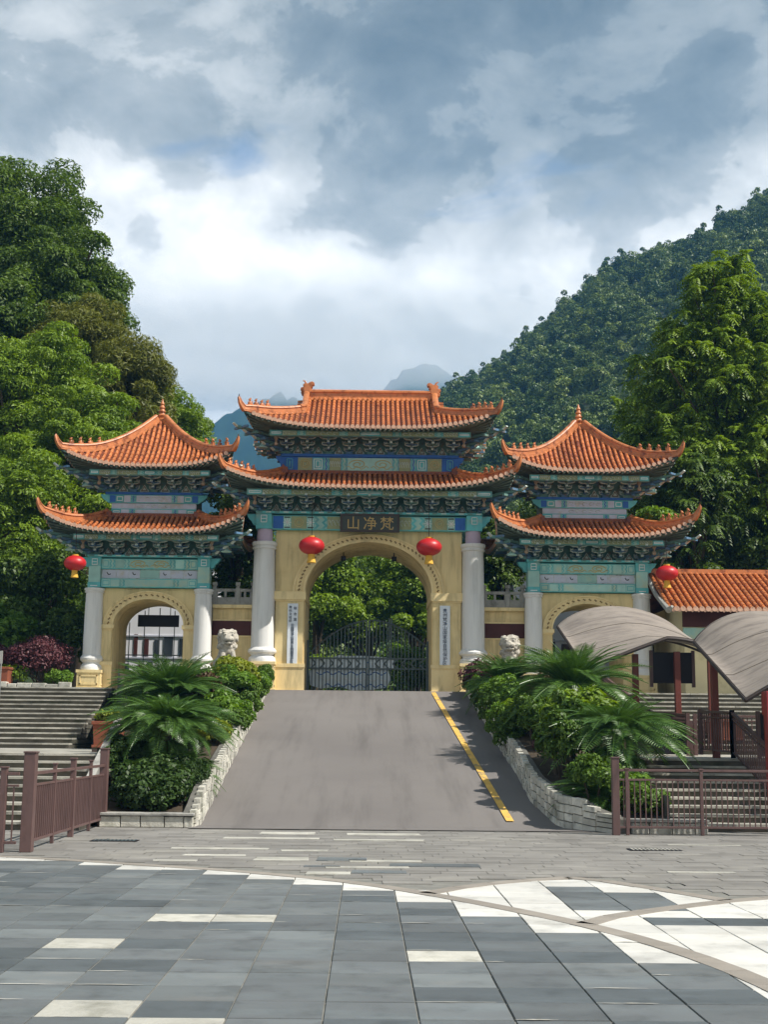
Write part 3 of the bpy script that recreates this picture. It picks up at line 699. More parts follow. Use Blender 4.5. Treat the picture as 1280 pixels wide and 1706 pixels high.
def brackets(parent, cx, y, half, z, h, reach, n, nside, depth, seedmat):
    ma = bracket_mesh(h, reach, M['dgreen'], M['dblue']); mb_ = bracket_mesh(h, reach, M['dblue'], M['dgreen'])
    fl = flame_mesh(0.17, h*0.52)
    for i in range(n):
        x = cx-half+2*half*i/(n-1); put('bracket_set', (ma, mb_)[i % 2], parent, (x, y, z))
        if i < n-1: put('bracket_cushion', fl, parent, (x+half/(n-1), y-0.012, z+0.01))
    for s_ in (-1, 1):
        for k in range(nside):
            put('bracket_set', (mb_, ma)[k % 2], parent, (cx+s_*half, y+depth*(k+0.7)/(nside+0.4), z), (0, 0, s_*math.pi/2))
        # corner: diagonal stepped arms and a hanging carved pendant
        c = MB(); th = h/4
        for k in range(5):
            z0 = z+th*(0.1+0.85*k); l = 0.35+reach*0.36*(k+1)
            a = Vector((cx+s_*(half-0.1), y+0.1, z0)); d = Vector((s_*0.72, -0.70, 0.0)); b = a+d*l+Vector((0, 0, 0.05+0.02*k))
            c.bar(a, b, 0.11, th*0.62, k % 2); e = b+d*0.16+Vector((0, 0, 0.10)); c.bar(b, e, 0.10, 0.05, 2)
            sd = Vector((0.70, s_*0.72, 0)); c.bar(b-d*0.2-sd*(0.16+0.05*k), b-d*0.2+sd*(0.16+0.05*k), 0.09, th*0.5, (k+1) % 2)
        c.build('corner_bracket', [M['dgreen'], M['dblue'], M['outline']], parent)
        for (ex, ey, mm) in ((0.30, -0.72, 0), (0.72, -0.50, 1)):
            px, py = cx+s_*(half+reach*ex), y+reach*ey; pz = z+h*0.28
            q = MB(); q.lathe([(0.02, -0.02), (0.06, 0.0), (0.075, 0.05), (0.05, 0.11), (0.03, 0.14), (0.045, 0.19), (0.085, 0.26), (0.06, 0.34), (0.05, 0.52), (0.05, h*0.72)], 10, (px, py, pz), mm)
            if mm: q.lathe([(0.17, -0.06), (0.19, -0.03), (0.10, 0.03), (0.06, 0.08)], 10, (px, py, pz), 1)
            q.build('hanging_pendant', [M['pendant'], M['aqua']], parent, smooth=50)
M['pendant'] = mat('pendant_wood', (0.36, 0.27, 0.19), 0.7, 0.2, 8)
def zig(m, x, z0, z1, y, w, mi, amp=0.06, n=4):
    """zig-zag painted strip standing upright"""
    L_ = []; Rr = []
    for k in range(n+1):
        z = z0+(z1-z0)*k/n; dx = amp*(1 if k % 2 else -1)
        L_.append((x+dx-w/2, y, z)); Rr.append((x+dx+w/2, y, z))
    m.grid([L_, Rr], mi, flip=True)
def scroll(m, x, z, w, h, y, mi):
    """painted dragon scroll: a pair of coils"""
    for s_ in (-1, 1):
        P = []
        for k in range(26):
            a = k/25*math.pi*3.2; r_ = (1-k/31)
            P.append((x+s_*(w*0.30+math.cos(a)*w*0.22*r_), y, z+math.sin(a)*h*0.42*r_))
        m.tube(P, 0.018, 4, mi); P = [(x+s_*w*(0.03+0.55*k/9), y, z-h*0.3+0.16*h*math.sin(k*1.7)) for k in range(10)]; m.tube(P, 0.016, 4, mi)
PM = None
def painted_beam(parent, name, cx, half, y0, y1, z0, z1, layout, base):
    """a beam whose front carries painted panels; layout = [(fraction width, ground material, motif)] from the left end to the middle, mirrored"""
    b = MB(); b.box(cx-half, cx+half, y0, y1, z0, z1); bo = b.build(name, base, parent)
    tot = sum(w for w, _, _ in layout); h = z1-z0; y = y0
    MS = [M['aqua'], M['teal'], M['blue'], M['gold'], M['outline'], M['white'], M['palelilac'], M['sage'], M['plaque'], M['dgreen']]
    ix = {m_.name: i for i, m_ in enumerate(MS)}
    seq = layout+[l for l in reversed(layout[:-1])]
    tw = sum(w for w, _, _ in seq); x = cx-half+0.03; W = 2*half-0.06
    for w, gm, motif in seq:
        w_ = W*w/tw; x0, x1 = x+0.008, x+w_-0.008; x += w_; xm_, zm = (x0+x1)/2, (z0+z1)/2
        m = MB(); m.box(x0, x1, y-0.012, y+0.005, z0+0.03, z1-0.03, ix[gm])
        yy = y-0.016
        if motif == 'frame':
            for q in (0.0, 0.07):
                a, c = x0+0.03+q*1.1, x1-0.03-q*1.1; d, e = z0+0.07+q, z1-0.07-q
                if e-d > 0.04 and c-a > 0.04:
                    for s0 in ((a, c, d, d+0.024), (a, c, e-0.024, e), (a, a+0.024, d, e), (c-0.024, c, d, e)): m.box(s0[0], s0[1], yy-0.004, yy+0.004, s0[2], s0[3], ix['teal_paint'] if gm != 'teal_paint' else ix['white_paint'])
        elif motif in ('zig', 'zigb'):
            for j, cc in enumerate(('teal_paint', 'cobalt_paint' if motif == 'zigb' else 'faded_aqua_paint', 'teal_paint')):
                zig(m, x0+(x1-x0)*(j+0.5)/3, z0+0.035, z1-0.035, yy-0.002*j, (x1-x0)/4.2, ix[cc], (x1-x0)*0.12)
        elif motif == 'dragon': scroll(m, xm_, zm, (x1-x0)*0.9, h*0.8, yy, ix['ochre_ornament'])
        elif motif == 'round':
            for q in range(2):
                P = [(xm_+math.cos(a)*h*(0.30-0.13*q), yy, zm+math.sin(a)*h*(0.30-0.13*q)) for a in np.linspace(0, 2*math.pi, 15)]
                m.tube(P, 0.016, 4, ix['ochre_ornament'])
        elif motif == 'star':
            for a in range(4):
                v = Vector((math.cos(a*math.pi/4), 0, math.sin(a*math.pi/4)))*h*0.28; c = Vector((xm_, yy, zm)); m.bar(c-v, c+v, 0.02, 0.03, ix['white_paint'], (0, 1, 0))
            for zz in (z0+0.07, z1-0.07): m.box(x0+0.02, x1-0.02, yy-0.004, yy+0.004, zz-0.02, zz+0.02, ix['dark_plaque'])
        elif motif == 'arc':
            P = [(xm_+math.cos(a)*(x1-x0)*0.16, yy, zm+0.08+math.sin(a)*h*0.3) for a in np.linspace(math.pi*1.05, math.pi*1.75, 8)]; m.tube(P, 0.015, 4, ix['dark_plaque'])
        elif motif == 'cloud':
            for q in range(5):
                a = x0+(x1-x0)*(q+0.5)/5; P = [(a+math.cos(t)*(x1-x0)*0.07, yy, zm+math.sin(t)*h*0.2) for t in np.linspace(0, 4.6, 9)]; m.tube(P, 0.011, 4, ix['outline_paint'])
        m.build('painted_panel', MS, bo)
    return bo
def arch_wall(cx, x0, x1, z0, z1, aw, zs, rise, y0, y1, n=28):
    m = MB(); arc = [(cx-aw*math.cos(math.pi*k/n), zs+rise*math.sin(math.pi*k/n)) for k in range(n+1)]
    for y, fl in ((y0, False), (y1, True)):
        b = len(m.v); quads = [[(x0, y, z0), (arc[0][0], y, z0), (arc[0][0], y, z1), (x0, y, z1)], [(arc[-1][0], y, z0), (x1, y, z0), (x1, y, z1), (arc[-1][0], y, z1)]]
        quads += [[(a[0], y, a[1]), (c[0], y, c[1]), (c[0], y, z1), (a[0], y, z1)] for a, c in zip(arc, arc[1:])]
        for q in quads: m.add(q if not fl else q[::-1], [(0, 1, 2, 3)])
    pts = [(arc[0][0], z0)]+arc+[(arc[-1][0], z0)]
    m.grid([[(p[0], y0, p[1]) for p in pts], [(p[0], y1, p[1]) for p in pts]], 0, flip=True)
    m.add([(x0, y0, z0), (x0, y1, z0), (x0, y1, z1), (x0, y0, z1)], [(0, 3, 2, 1)]); m.add([(x1, y0, z0), (x1, y1, z0), (x1, y1, z1), (x1, y0, z1)], [(0, 1, 2, 3)])
    m.add([(x0, y0, z1), (x1, y0, z1), (x1, y1, z1), (x0, y1, z1)], [(0, 1, 2, 3)])
    return m
def archivolt(parent, cx, zs, ai, ri, ao, ro_, y, th, nb):
    """moulded ring round an arch with a row of carved leaves"""
    n = 40; m = MB(); rows = []
    prof = [(0.0, 0.0), (0.0, th), (0.18, th), (0.22, th*0.55), (0.80, th*0.55), (0.84, th), (1.0, th), (1.0, 0.0)]
    for f, t in prof:
        a, r_ = ai+(ao-ai)*f, ri+(ro_-ri)*f
        rows.append([(cx-a*math.cos(math.pi*k/n), y-t, zs+r_*math.sin(math.pi*k/n)) for k in range(n+1)])
    m.grid(rows); av = m.build('archivolt', M['yellowtrim'], parent)
    d = MB(); am, rm = (ai+ao)/2, (ri+ro_)/2
    for k in range(nb):
        t = math.pi*(k+0.5)/nb; p = Vector((cx-am*math.cos(t), y-th*0.55-0.004, zs+rm*math.sin(t))); tg = Vector((am*math.sin(t), 0, rm*math.cos(t))).normalized(); nn = Vector((-tg.z, 0, tg.x))
        w = math.pi*am/nb*0.30; hh = (ao-ai)*0.12
        q = [p-tg*w, p-tg*w*0.3+nn*hh, p+tg*w*0.2+nn*hh*0.3, p+tg*w, p+tg*w*0.3-nn*hh, p-tg*w*0.3-nn*hh*0.2]
        d.add(q+[v+Vector((0, -0.02, 0)) for v in q], [(11, 10, 9, 8, 7, 6)]+[(i, (i+1) % 6, 6+(i+1) % 6, 6+i) for i in range(6)])
    tag(d.build('arch_carving', M['archdark'], av), kind='stuff')
def column(parent, x, y, r_, zb, zt, plw, zp, base_h):
    """pedestal, turned base, shaft with slight swelling and ring capital"""
    m = MB(); H = zt-zb-base_h
    prof = [(r_*1.25, 0), (r_*1.25, base_h*0.10), (r_*1.18, base_h*0.3), (r_*0.98, base_h*0.42), (r_*1.0, base_h*0.5), (r_*1.28, base_h*0.66), (r_*1.30, base_h*0.78), (r_*1.12, base_h*0.95), (r_*1.04, base_h)]
    prof += [(r_*(1.03+0.02*math.sin(math.pi*k/8)-0.075*k/8), base_h+H*0.93*k/8) for k in range(1, 9)]
    e = base_h+H*0.93; prof += [(r_*1.08, e+0.01), (r_*1.10, e+H*0.015), (r_*1.02, e+H*0.022), (r_*1.03, e+H*0.03), (r_*1.13, e+H*0.04), (r_*1.15, e+H*0.062), (r_*1.10, e+H*0.07)]
    m.lathe(prof, 28, (x, y, zb)); m.build('column', M['column'], parent, smooth=35)
    p = MB(); w = plw/2
    p.box(x-w*1.10, x+w*1.10, y-w*1.10, y+w*1.10, zp, zp+0.10); p.box(x-w, x+w, y-w, y+w, zp+0.10, zb-0.10); p.box(x-w*1.08, x+w*1.08, y-w*1.08, y+w*1.08, zb-0.10, zb)
    h0, h1 = zp+0.18, zb-0.18
    for s0 in ((x-w*0.78, x+w*0.78, h0, h0+0.05), (x-w*0.78, x+w*0.78, h1-0.05, h1), (x-w*0.78, x-w*0.66, h0, h1), (x+w*0.66, x+w*0.78, h0, h1)): p.box(s0[0], s0[1], y-w-0.02, y-w+0.01, s0[2], s0[3])
    for s0 in ((y-w*0.78, y+w*0.78, h0, h0+0.05), (y-w*0.78, y+w*0.78, h1-0.05, h1), (y-w*0.78, y-w*0.66, h0, h1), (y+w*0.66, y+w*0.78, h0, h1)):
        p.box(x+w-0.01, x+w+0.02, s0[0], s0[1], s0[2], s0[3]); p.box(x-w-0.02, x-w+0.01, s0[0], s0[1], s0[2], s0[3])
    p.build('pedestal', M['yellowtrim'], parent)
def pilaster(parent, x0, x1, y, zp, zc, zc2, z1):
    m = MB(); m.box(x0, x1, y-0.10, y+0.01, zp, z1); m.build('pilaster', M['yellow'], parent)
    c = MB(); c.box(x0-0.07, x1+0.07, y-0.17, y+0.02, zc, zc2); c.box(x0-0.03, x1+0.03, y-0.13, y+0.02, zc-0.05, zc); c.build('pilaster_cap', M['yellowtrim'], parent)
    c = MB(); c.box(x0-0.05, x1+0.05, y-0.15, y+0.01, zp+0.0, zp+0.86); c.box(x0-0.07, x1+0.07, y-0.18, y+0.01, zp+0.86, zp+0.99); c.box(x0-0.07, x1+0.07, y-0.18, y+0.01, zp, zp+0.09); c.build('pilaster_foot', M['yellowtrim'], parent)
GX, GY, GZ = 0.06, 46.0, 3.19
def gatehouse():
    g = thing('gatehouse', 'tall central gatehouse with double orange roof and big arch', 'gatehouse', (GX, 47.8, GZ))
    arch_wall(GX, GX-3.28, GX+3.28, GZ, 8.86, 2.22, 6.69, 1.78, 46.1, 49.6).build('wall', M['yellow'], g)
    archivolt(g, GX, 6.69, 2.22, 1.78, 2.66, 2.06, 46.1, 0.09, 44)
    for s_ in (-1, 1):
        a, b = sorted((GX+s_*2.26, GX+s_*3.24)); pilaster(g, a, b, 46.1, GZ, 6.40, 6.68, 6.42)
        c = MB(); xx = GX+s_*2.19; c.box(min(xx, xx+s_*0.10), max(xx, xx+s_*0.10), 46.12, 49.55, 6.42, 6.66); c.build('impost', M['yellowtrim'], g)
        for yy in (46.0, 49.7):
            column(g, GX+s_*3.67, yy, 0.385, 4.22, 8.41, 0.92, GZ, 0.50)
            n = MB(); n.lathe([(0.27, 0), (0.275, 0.2), (0.265, 0.46)], 20, (GX+s_*3.67, yy, 8.40)); n.build('column_neck', M['lilac'], g, smooth=40)
    # carved animals on the soffit front
    lay = [(0.5, 'cobalt_paint', ''), (0.35, 'faded_aqua_paint', 'star'), (0.75, 'sage_panel', 'round'), (0.35, 'faded_aqua_paint', 'star'), (0.6, 'faded_aqua_paint', 'zig'), (0.9, 'sage_panel', 'cloud'), (0.5, 'faded_aqua_paint', 'zigb'), (1.2, 'dark_plaque', '')]
    painted_beam(g, 'painted_lintel', GX, 3.42, 45.86, 46.3, 8.86, 9.36, lay, M['teal'])
    for s_ in (-1, 1):       # teal beam ends over the columns
        x = GX+s_*3.70; m = MB(); m.box(x-0.275, x+0.275, 45.72, 46.35, 8.86, 9.40, 0)
        m.prism([(x+s_*0.275, 9.40), (x+s_*0.62, 9.40), (x+s_*0.55, 9.24), (x+s_*0.45, 9.16), (x+s_*0.40, 9.04), (x+s_*0.275, 8.98)], 45.9, 46.2, 0)
        for (a, b, c, d) in ((-0.11, 0.11, 9.32, 9.345), (-0.11, 0.11, 9.08, 9.105), (-0.11, -0.085, 9.08, 9.345), (0.085, 0.11, 9.08, 9.345), (-0.11, 0.11, 9.2, 9.22)): m.box(x+a, x+b, 45.705, 45.73, c, d, 1)
        m.build('beam_end', [M['teal'], M['white']], g)
    m = MB(); m.box(GX-3.98, GX+3.98, 45.66, 46.4, 9.405, 9.475, 0)
    for k in range(26): x = GX-3.85+k*0.308; m.box(x-0.09, x+0.09, 45.645, 45.67, 9.42, 9.46, 1+k % 2)
    m.build('plate_beam', [M['teal'], M['dgreen'], M['outline']], g)
    m = MB(); m.box(GX-3.7, GX+3.7, 46.12, 49.4, 9.36, 10.75, 0); m.build('bracket_wall', M['dgreen'], g)
    brackets(g, GX, 46.05, 3.66, 9.475, 0.60, 1.12, 11, 4, 3.5, 0)
    lay2 = [(0.4, 'teal_paint', 'frame'), (0.5, 'sage_panel', 'cloud'), (0.3, 'faded_aqua_paint', 'zig'), (1.1, 'sage_panel', 'cloud'), (0.3, 'faded_aqua_paint', 'zig'), (0.4, 'sage_panel', 'cloud'), (0.7, 'teal_paint', 'frame')]
    painted_beam(g, 'eave_purlin', GX, 4.25, 44.86, 45.0, 9.90, 10.12, lay2, M['dgreen'])
    r1 = Roof(GX, 47.8, 4.78, 3.32, 3.05, 1.32, 10.16, 11.02, 0.50, 0.13, 0.0, 0.30)
    build_roof(g, 'lower_roof', r1, 0.18, 0.060, 3.7, 1.75, 5)
    # foot ridge of the upper storey
    m = MB(); m.box(GX-3.14, GX+3.14, 46.38, 46.52, 10.98, 11.10); m.build('foot_ridge', M['pan'], g)
    for s_ in (-1, 1):
        m = MB(); x = GX+s_*3.10; m.prism([(x-s_*0.16, 10.98), (x+s_*0.22, 10.92), (x+s_*0.16, 11.12), (x+s_*0.05, 11.16), (x+s_*0.02, 11.30), (x-s_*0.08, 11.20), (x-s_*0.16, 11.18)], 46.26, 46.50); m.build('ridge_knob', M['pan'], g)
    m = MB(); m.box(GX-2.98, GX+2.98, 46.6, 49.0, 10.8, 12.55); m.build('upper_wall', M['dgreen'], g)
    lay3 = [(0.42, 'cobalt_paint', 'frame'), (0.2, 'cobalt_paint', ''), (0.75, 'sage_panel', 'round'), (0.55, 'teal_paint', 'frame'), (0.3, 'faded_aqua_paint', 'zigb'), (0.6, 'sage_panel', 'cloud'), (0.32, 'faded_aqua_paint', 'zig'), (2.3, 'faded_aqua_paint', 'dragon')]
    painted_beam(g, 'upper_frieze', GX, 3.06, 46.46, 46.62, 11.08, 11.60, lay3, M['blue'])
    for s_ in (-1, 1):
        x = GX+s_*3.06; m = MB(); m.prism([(x, 11.62), (x+s_*0.34, 11.62), (x+s_*0.26, 11.45), (x+s_*0.18, 11.40), (x+s_*0.14, 11.26), (x, 11.2)], 46.45, 46.75); m.build('beam_end', M['blue'], g)
    m = MB(); m.box(GX-3.2, GX+3.2, 46.40, 46.7, 11.605, 11.70, 0); m.build('plate_beam', M['blue'], g)
    brackets(g, GX, 46.6, 2.98, 11.70, 0.58, 1.18, 9, 3, 2.5, 0)
    painted_beam(g, 'eave_purlin', GX, 3.55, 45.30, 45.44, 12.10, 12.31, lay2, M['dgreen'])
    r2 = Roof(GX, 47.8, 4.02, 2.95, 2.38, 0.0, 12.34, 14.14, 0.50, 0.11, 0.52, 0.22)
    build_roof(g, 'upper_roof', r2, 0.18, 0.062, 3.0, 1.22, 4)
    # main ridge, gable ridges and dragon ends
    m = MB(); P = [(x, 47.8) for x in (GX-2.38, GX+2.38)]
    m.prism([(47.62, 14.0), (47.98, 14.0), (47.94, 14.10), (47.90, 14.12), (47.90, 14.30), (47.95, 14.33), (47.95, 14.39), (47.86, 14.44), (47.74, 14.44), (47.65, 14.39), (47.65, 14.33), (47.70, 14.30), (47.70, 14.12), (47.66, 14.10)], GX-2.38, GX+2.38, axis='x'); m.build('main_ridge', M['ridge'], g)
    for s_ in (-1, 1):
        path = [r2.pt('f', s_, t) for t in np.linspace(0.02, 0.56, 10)]
        m = MB(); sweep(m, path, [(a*1.15, c*1.1) for a, c in RIDGEPROF])
        m.build('gable_ridge', M['ridge'], g, smooth=45)
        m = MB()
        for k in range(6):
            p = r2.pt('f', s_, 0.10+0.085*k); q = p+Vector((s_*0.10, 0.05, 0)); m.bar(q, q+Vector((s_*0.22, 0, -0.03)), 0.10, 0.07)
        m.build('gable_tiles', M['ridge'], g)
        x = GX+s_*2.40
        D = [(-0.20, 0.0), (0.16, 0.0), (0.20, 0.10), (0.15, 0.17), (0.22, 0.22), (0.20, 0.30), (0.10, 0.33), (0.13, 0.42), (0.06, 0.48), (-0.06, 0.47), (-0.13, 0.53), (-0.22, 0.56), (-0.30, 0.50), (-0.29, 0.42), (-0.22, 0.40), (-0.24, 0.34), (-0.17, 0.27), (-0.24, 0.20), (-0.18, 0.10)]
        m = MB(); m.prism([(x+s_*a, 14.22+c*0.92) for a, c in D], 47.68, 47.92); m.prism([(x+s_*a, 14.22+c*0.92) for a, c in inset(D, 0.72)], 47.64, 47.96)
        m.tube([(x-s_*0.02, 47.8, 14.62), (x+s_*0.06, 47.8, 14.76), (x+s_*0.14, 47.8, 14.80)], [0.05, 0.035, 0.015], 6)
        m.build('ridge_dragon', M['ridge'], g, bevel=0.012)
    # plaque with the mountain's name
    p = MB(); p.box(GX-0.98, GX+1.02, 45.60, 45.70, 8.80, 9.36, 0)
    for s0 in ((-1.02, 1.06, 9.33, 9.40), (-1.02, 1.06, 8.76, 8.83), (-1.02, -0.94, 8.83, 9.33), (0.98, 1.06, 8.83, 9.33)): p.box(GX+s0[0], GX+s0[1], 45.575, 45.70, s0[2], s0[3], 1)
    po = p.build('name_plaque', [M['plaque'], M['frame']], g)
    for x, chh in ((-0.56, '山'), (0.03, '净'), (0.62, '梵')): text(chh, (GX+x, 45.595, 9.07), 0.50, po, M['goldleaf'])
    return g
def text(body, c, size, parent, m, name='lettering'):
    cu = bpy.data.curves.new('t', 'FONT'); cu.body = body; cu.size = size; cu.align_x = 'CENTER'; cu.align_y = 'CENTER'; cu.extrude = 0.006; cu.offset = 0.0
    o = bpy.data.objects.new('t', cu); COL.objects.link(o)
    dg = bpy.context.evaluated_depsgraph_get(); me = bpy.data.meshes.new_from_object(o.evaluated_get(dg)); bpy.data.objects.remove(o)
    me.materials.clear(); me.materials.append(m); me.name = name
    # centre on its own bounds
    if len(me.vertices):
        co = np.array([v.co for v in me.vertices]); mid = (co.min(0)+co.max(0))/2
        for v in me.vertices: v.co = (v.co.x-mid[0], v.co.y-mid[1], v.co.z)
    return put(name, me, parent, c, (math.pi/2, 0, 0))
gate = gatehouse()
def side_tower():
    cx = GX-7.66; g = thing('side_tower', 'left gate tower with pyramid roof over a skirt roof and small arch', 'gate tower', (cx, 47.3, GZ), 'side towers of the gate')
    arch_wall(cx, cx-1.72, cx+1.72, GZ, 6.74, 1.22, 5.45, 0.92, 46.1, 48.7).build('wall', M['yellow'], g)
    archivolt(g, cx, 5.45, 1.22, 0.92, 1.58, 1.20, 46.1, 0.08, 22)
    for s_ in (-1, 1):
        a, b = sorted((cx+s_*1.25, cx+s_*1.70)); pilaster(g, a, b, 46.1, GZ, 5.33, 5.46, 5.35)
        for yy in (46.0, 48.8): column(g, cx+s_*1.90, yy, 0.305, 3.88, 6.72, 0.80, GZ, 0.52)
        for (za, zb) in ((6.72, 7.80),):
            m = MB(); x = cx+s_*1.90; m.box(x-0.20, x+0.20, 45.80, 46.4, za, zb, 0); m.box(x-0.215, x+0.215, 45.785, 46.41, za+0.02, za+0.20, 1); m.box(x-0.12, x+0.12, 45.775, 45.79, za+0.06, za+0.09, 2); m.box(x-0.215, x+0.215, 45.785, 46.41, 7.48, 7.80, 1)
            for (a, b, c, d) in ((-0.10, 0.10, 7.72, 7.745), (-0.10, 0.10, 7.52, 7.545), (-0.10, -0.08, 7.52, 7.745), (0.08, 0.10, 7.52, 7.745), (-0.1, 0.1, 7.62, 7.64)): m.box(x+a, x+b, 45.77, 45.79, c, d, 2)
            m.prism([(x+s_*0.215, 7.80), (x+s_*0.55, 7.80), (x+s_*0.47, 7.66), (x+s_*0.38, 7.60), (x+s_*0.33, 7.48), (x+s_*0.215, 7.44)], 45.9, 46.2, 1)
            m.build('beam_end', [M['aqua'], M['teal'], M['white']], g)
    layA = [(0.3, 'faded_aqua_paint', 'frame'), (0.22, 'faded_aqua_paint', 'zig'), (0.35, 'faded_aqua_paint', ''), (0.22, 'faded_aqua_paint', 'zig'), (1.6, 'faded_aqua_paint', 'dragon')]
    layB = [(0.5, 'faded_lilac_paint', 'arc'), (0.45, 'faded_lilac_paint', ''), (0.4, 'faded_lilac_paint', 'arc'), (0.7, 'faded_aqua_paint', '')]
    layC = [(0.35, 'faded_aqua_paint', 'frame'), (0.35, 'faded_aqua_paint', ''), (0.2, 'faded_aqua_paint', 'zig'), (1.9, 'faded_aqua_paint', '')]
    painted_beam(g, 'lower_frieze', cx, 1.69, 45.90, 46.3, 6.76, 7.06, layC, M['teal'])
    painted_beam(g, 'middle_frieze', cx, 1.69, 45.98, 46.3, 7.06, 7.40, layB, M['outline'])
    painted_beam(g, 'upper_frieze', cx, 1.69, 45.88, 46.3, 7.40, 7.76, layA, M['teal'])
    m = MB(); m.box(cx-2.15, cx+2.15, 45.70, 46.4, 7.805, 7.87, 0)
    for k in range(14): x = cx-2.0+k*0.308; m.box(x-0.09, x+0.09, 45.688, 45.71, 7.82, 7.86, 1+k % 2)
    m.build('plate_beam', [M['teal'], M['dgreen'], M['outline']], g)
    m = MB(); m.box(cx-1.9, cx+1.9, 46.12, 48.6, 7.76, 9.1); m.build('bracket_wall', M['dgreen'], g)
    brackets(g, cx, 46.05, 1.88, 7.87, 0.56, 1.14, 6, 3, 2.6, 0)
    layP = [(0.4, 'teal_paint', 'frame'), (0.5, 'sage_panel', 'cloud'), (0.3, 'faded_aqua_paint', 'zig'), (0.9, 'sage_panel', 'cloud'), (0.3, 'faded_aqua_paint', 'zig'), (0.5, 'teal_paint', 'frame')]
    painted_beam(g, 'eave_purlin', cx, 2.5, 44.84, 44.98, 8.27, 8.48, layP, M['dgreen'])
    r1 = Roof(cx, 47.3, 3.18, 2.92, 1.56, 1.12, 8.52, 9.33, 0.50, 0.14, 0.0, 0.30)
    build_roof(g, 'lower_roof', r1, 0.18, 0.060, 1.9, 1.25, 5)
    m = MB(); m.box(cx-1.62, cx+1.62, 46.12, 46.24, 9.28, 9.42); m.build('foot_ridge', M['pan'], g)
    for s_ in (-1, 1):
        m = MB(); x = cx+s_*1.60; m.prism([(x-s_*0.14, 9.28), (x+s_*0.2, 9.22), (x+s_*0.14, 9.44), (x+s_*0.03, 9.58), (x-s_*0.08, 9.48), (x-s_*0.14, 9.48)], 46.02, 46.22); m.build('ridge_knob', M['pan'], g)
    m = MB(); m.box(cx-1.46, cx+1.46, 46.36, 48.2, 9.1, 11.0); m.build('upper_wall', M['dgreen'], g)
    layU = [(0.3, 'teal_paint', 'frame'), (0.3, 'faded_lilac_paint', ''), (0.2, 'faded_aqua_paint', 'zigb'), (1.3, 'faded_lilac_paint', '')]
    painted_beam(g, 'upper_storey_frieze', cx, 1.50, 46.26, 46.4, 9.38, 9.60, layU, M['teal'])
    painted_beam(g, 'upper_storey_panel', cx, 1.50, 46.29, 46.4, 9.60, 9.80, [(1, 'faded_lilac_paint', ''), (1.4, 'faded_lilac_paint', 'cloud')], M['palelilac'])
    layV = [(0.22, 'cobalt_paint', ''), (0.3, 'teal_paint', 'frame'), (0.25, 'faded_lilac_paint', ''), (0.2, 'faded_aqua_paint', 'zigb'), (1.3, 'faded_lilac_paint', 'cloud')]
    painted_beam(g, 'upper_storey_lintel', cx, 1.60, 46.24, 46.4, 9.80, 10.10, layV, M['teal'])
    for s_ in (-1, 1):
        x = cx+s_*1.60; m = MB(); m.prism([(x, 10.10), (x+s_*0.30, 10.10), (x+s_*0.22, 9.96), (x+s_*0.14, 9.90), (x, 9.80)], 46.24, 46.5); m.build('beam_end', M['teal'], g)
    m = MB(); m.box(cx-1.72, cx+1.72, 46.20, 46.5, 10.105, 10.19); m.build('plate_beam', M['blue'], g)
    brackets(g, cx, 46.36, 1.48, 10.19, 0.54, 1.14, 5, 2, 1.9, 0)
    painted_beam(g, 'eave_purlin', cx, 2.1, 45.12, 45.25, 10.58, 10.79, layP, M['dgreen'])
    r2 = Roof(cx, 47.3, 2.62, 2.52, 0.10, 0.10, 10.88, 13.05, 0.50, 0.14, 0.0, 0.40, 3.0)
    build_roof(g, 'upper_roof', r2, 0.18, 0.060, 1.48, 0.96, 4)
    m = MB(); m.lathe([(0.20, 0), (0.21, 0.08), (0.13, 0.12), (0.15, 0.18), (0.17, 0.22), (0.11, 0.28), (0.10, 0.32), (0.14, 0.37), (0.10, 0.43), (0.085, 0.47), (0.115, 0.52), (0.08, 0.58), (0.06, 0.62), (0.085, 0.67), (0.05, 0.74), (0.015, 0.86)], 14, (cx, 47.3, 13.02)); m.build('finial', M['ridge'], g, smooth=50)
    return g
tower = side_tower()
tower2 = copy_tree(tower); tower2.location.x += 15.34; WL[tower2.name] = tower2.location.copy()
tower2['label'] = 'right gate tower, its arch half hidden by the grey fabric canopy'
# vertical sign boards on the pilasters
def sign(cx, z0, z1, w, label, cols):
    t = thing('sign_board', label, 'sign', (cx, 45.9, z0), 'vertical sign boards beside the arch')
    m = MB(); m.box(cx-w/2, cx+w/2, 45.93, 45.985, z0, z1); m.build('board', M['sign'], t, bevel=0.012)
    for chars, dx, za, zb, size in cols:
        for k, ch in enumerate(chars): text(ch, (cx+dx, 45.925, za+(zb-za)*(k+0.5)/len(chars)), size, t, M['ink'])
sign(GX-2.63, 4.13, 6.26, 0.36, 'white vertical sign with dark characters on the left pilaster', [('教科文组织', -0.08, 6.19, 5.60, 0.105), ('联合国', 0.085, 6.19, 5.60, 0.11), ('中国梵净山世界生物圈保护区', 0.0, 5.56, 4.19, 0.118)])
sign(GX+2.68, 4.08, 6.24, 0.36, 'white vertical sign with dark characters on the right pilaster', [('贵州梵净山国家级自然保护区', 0.0, 6.14, 4.16, 0.155)])
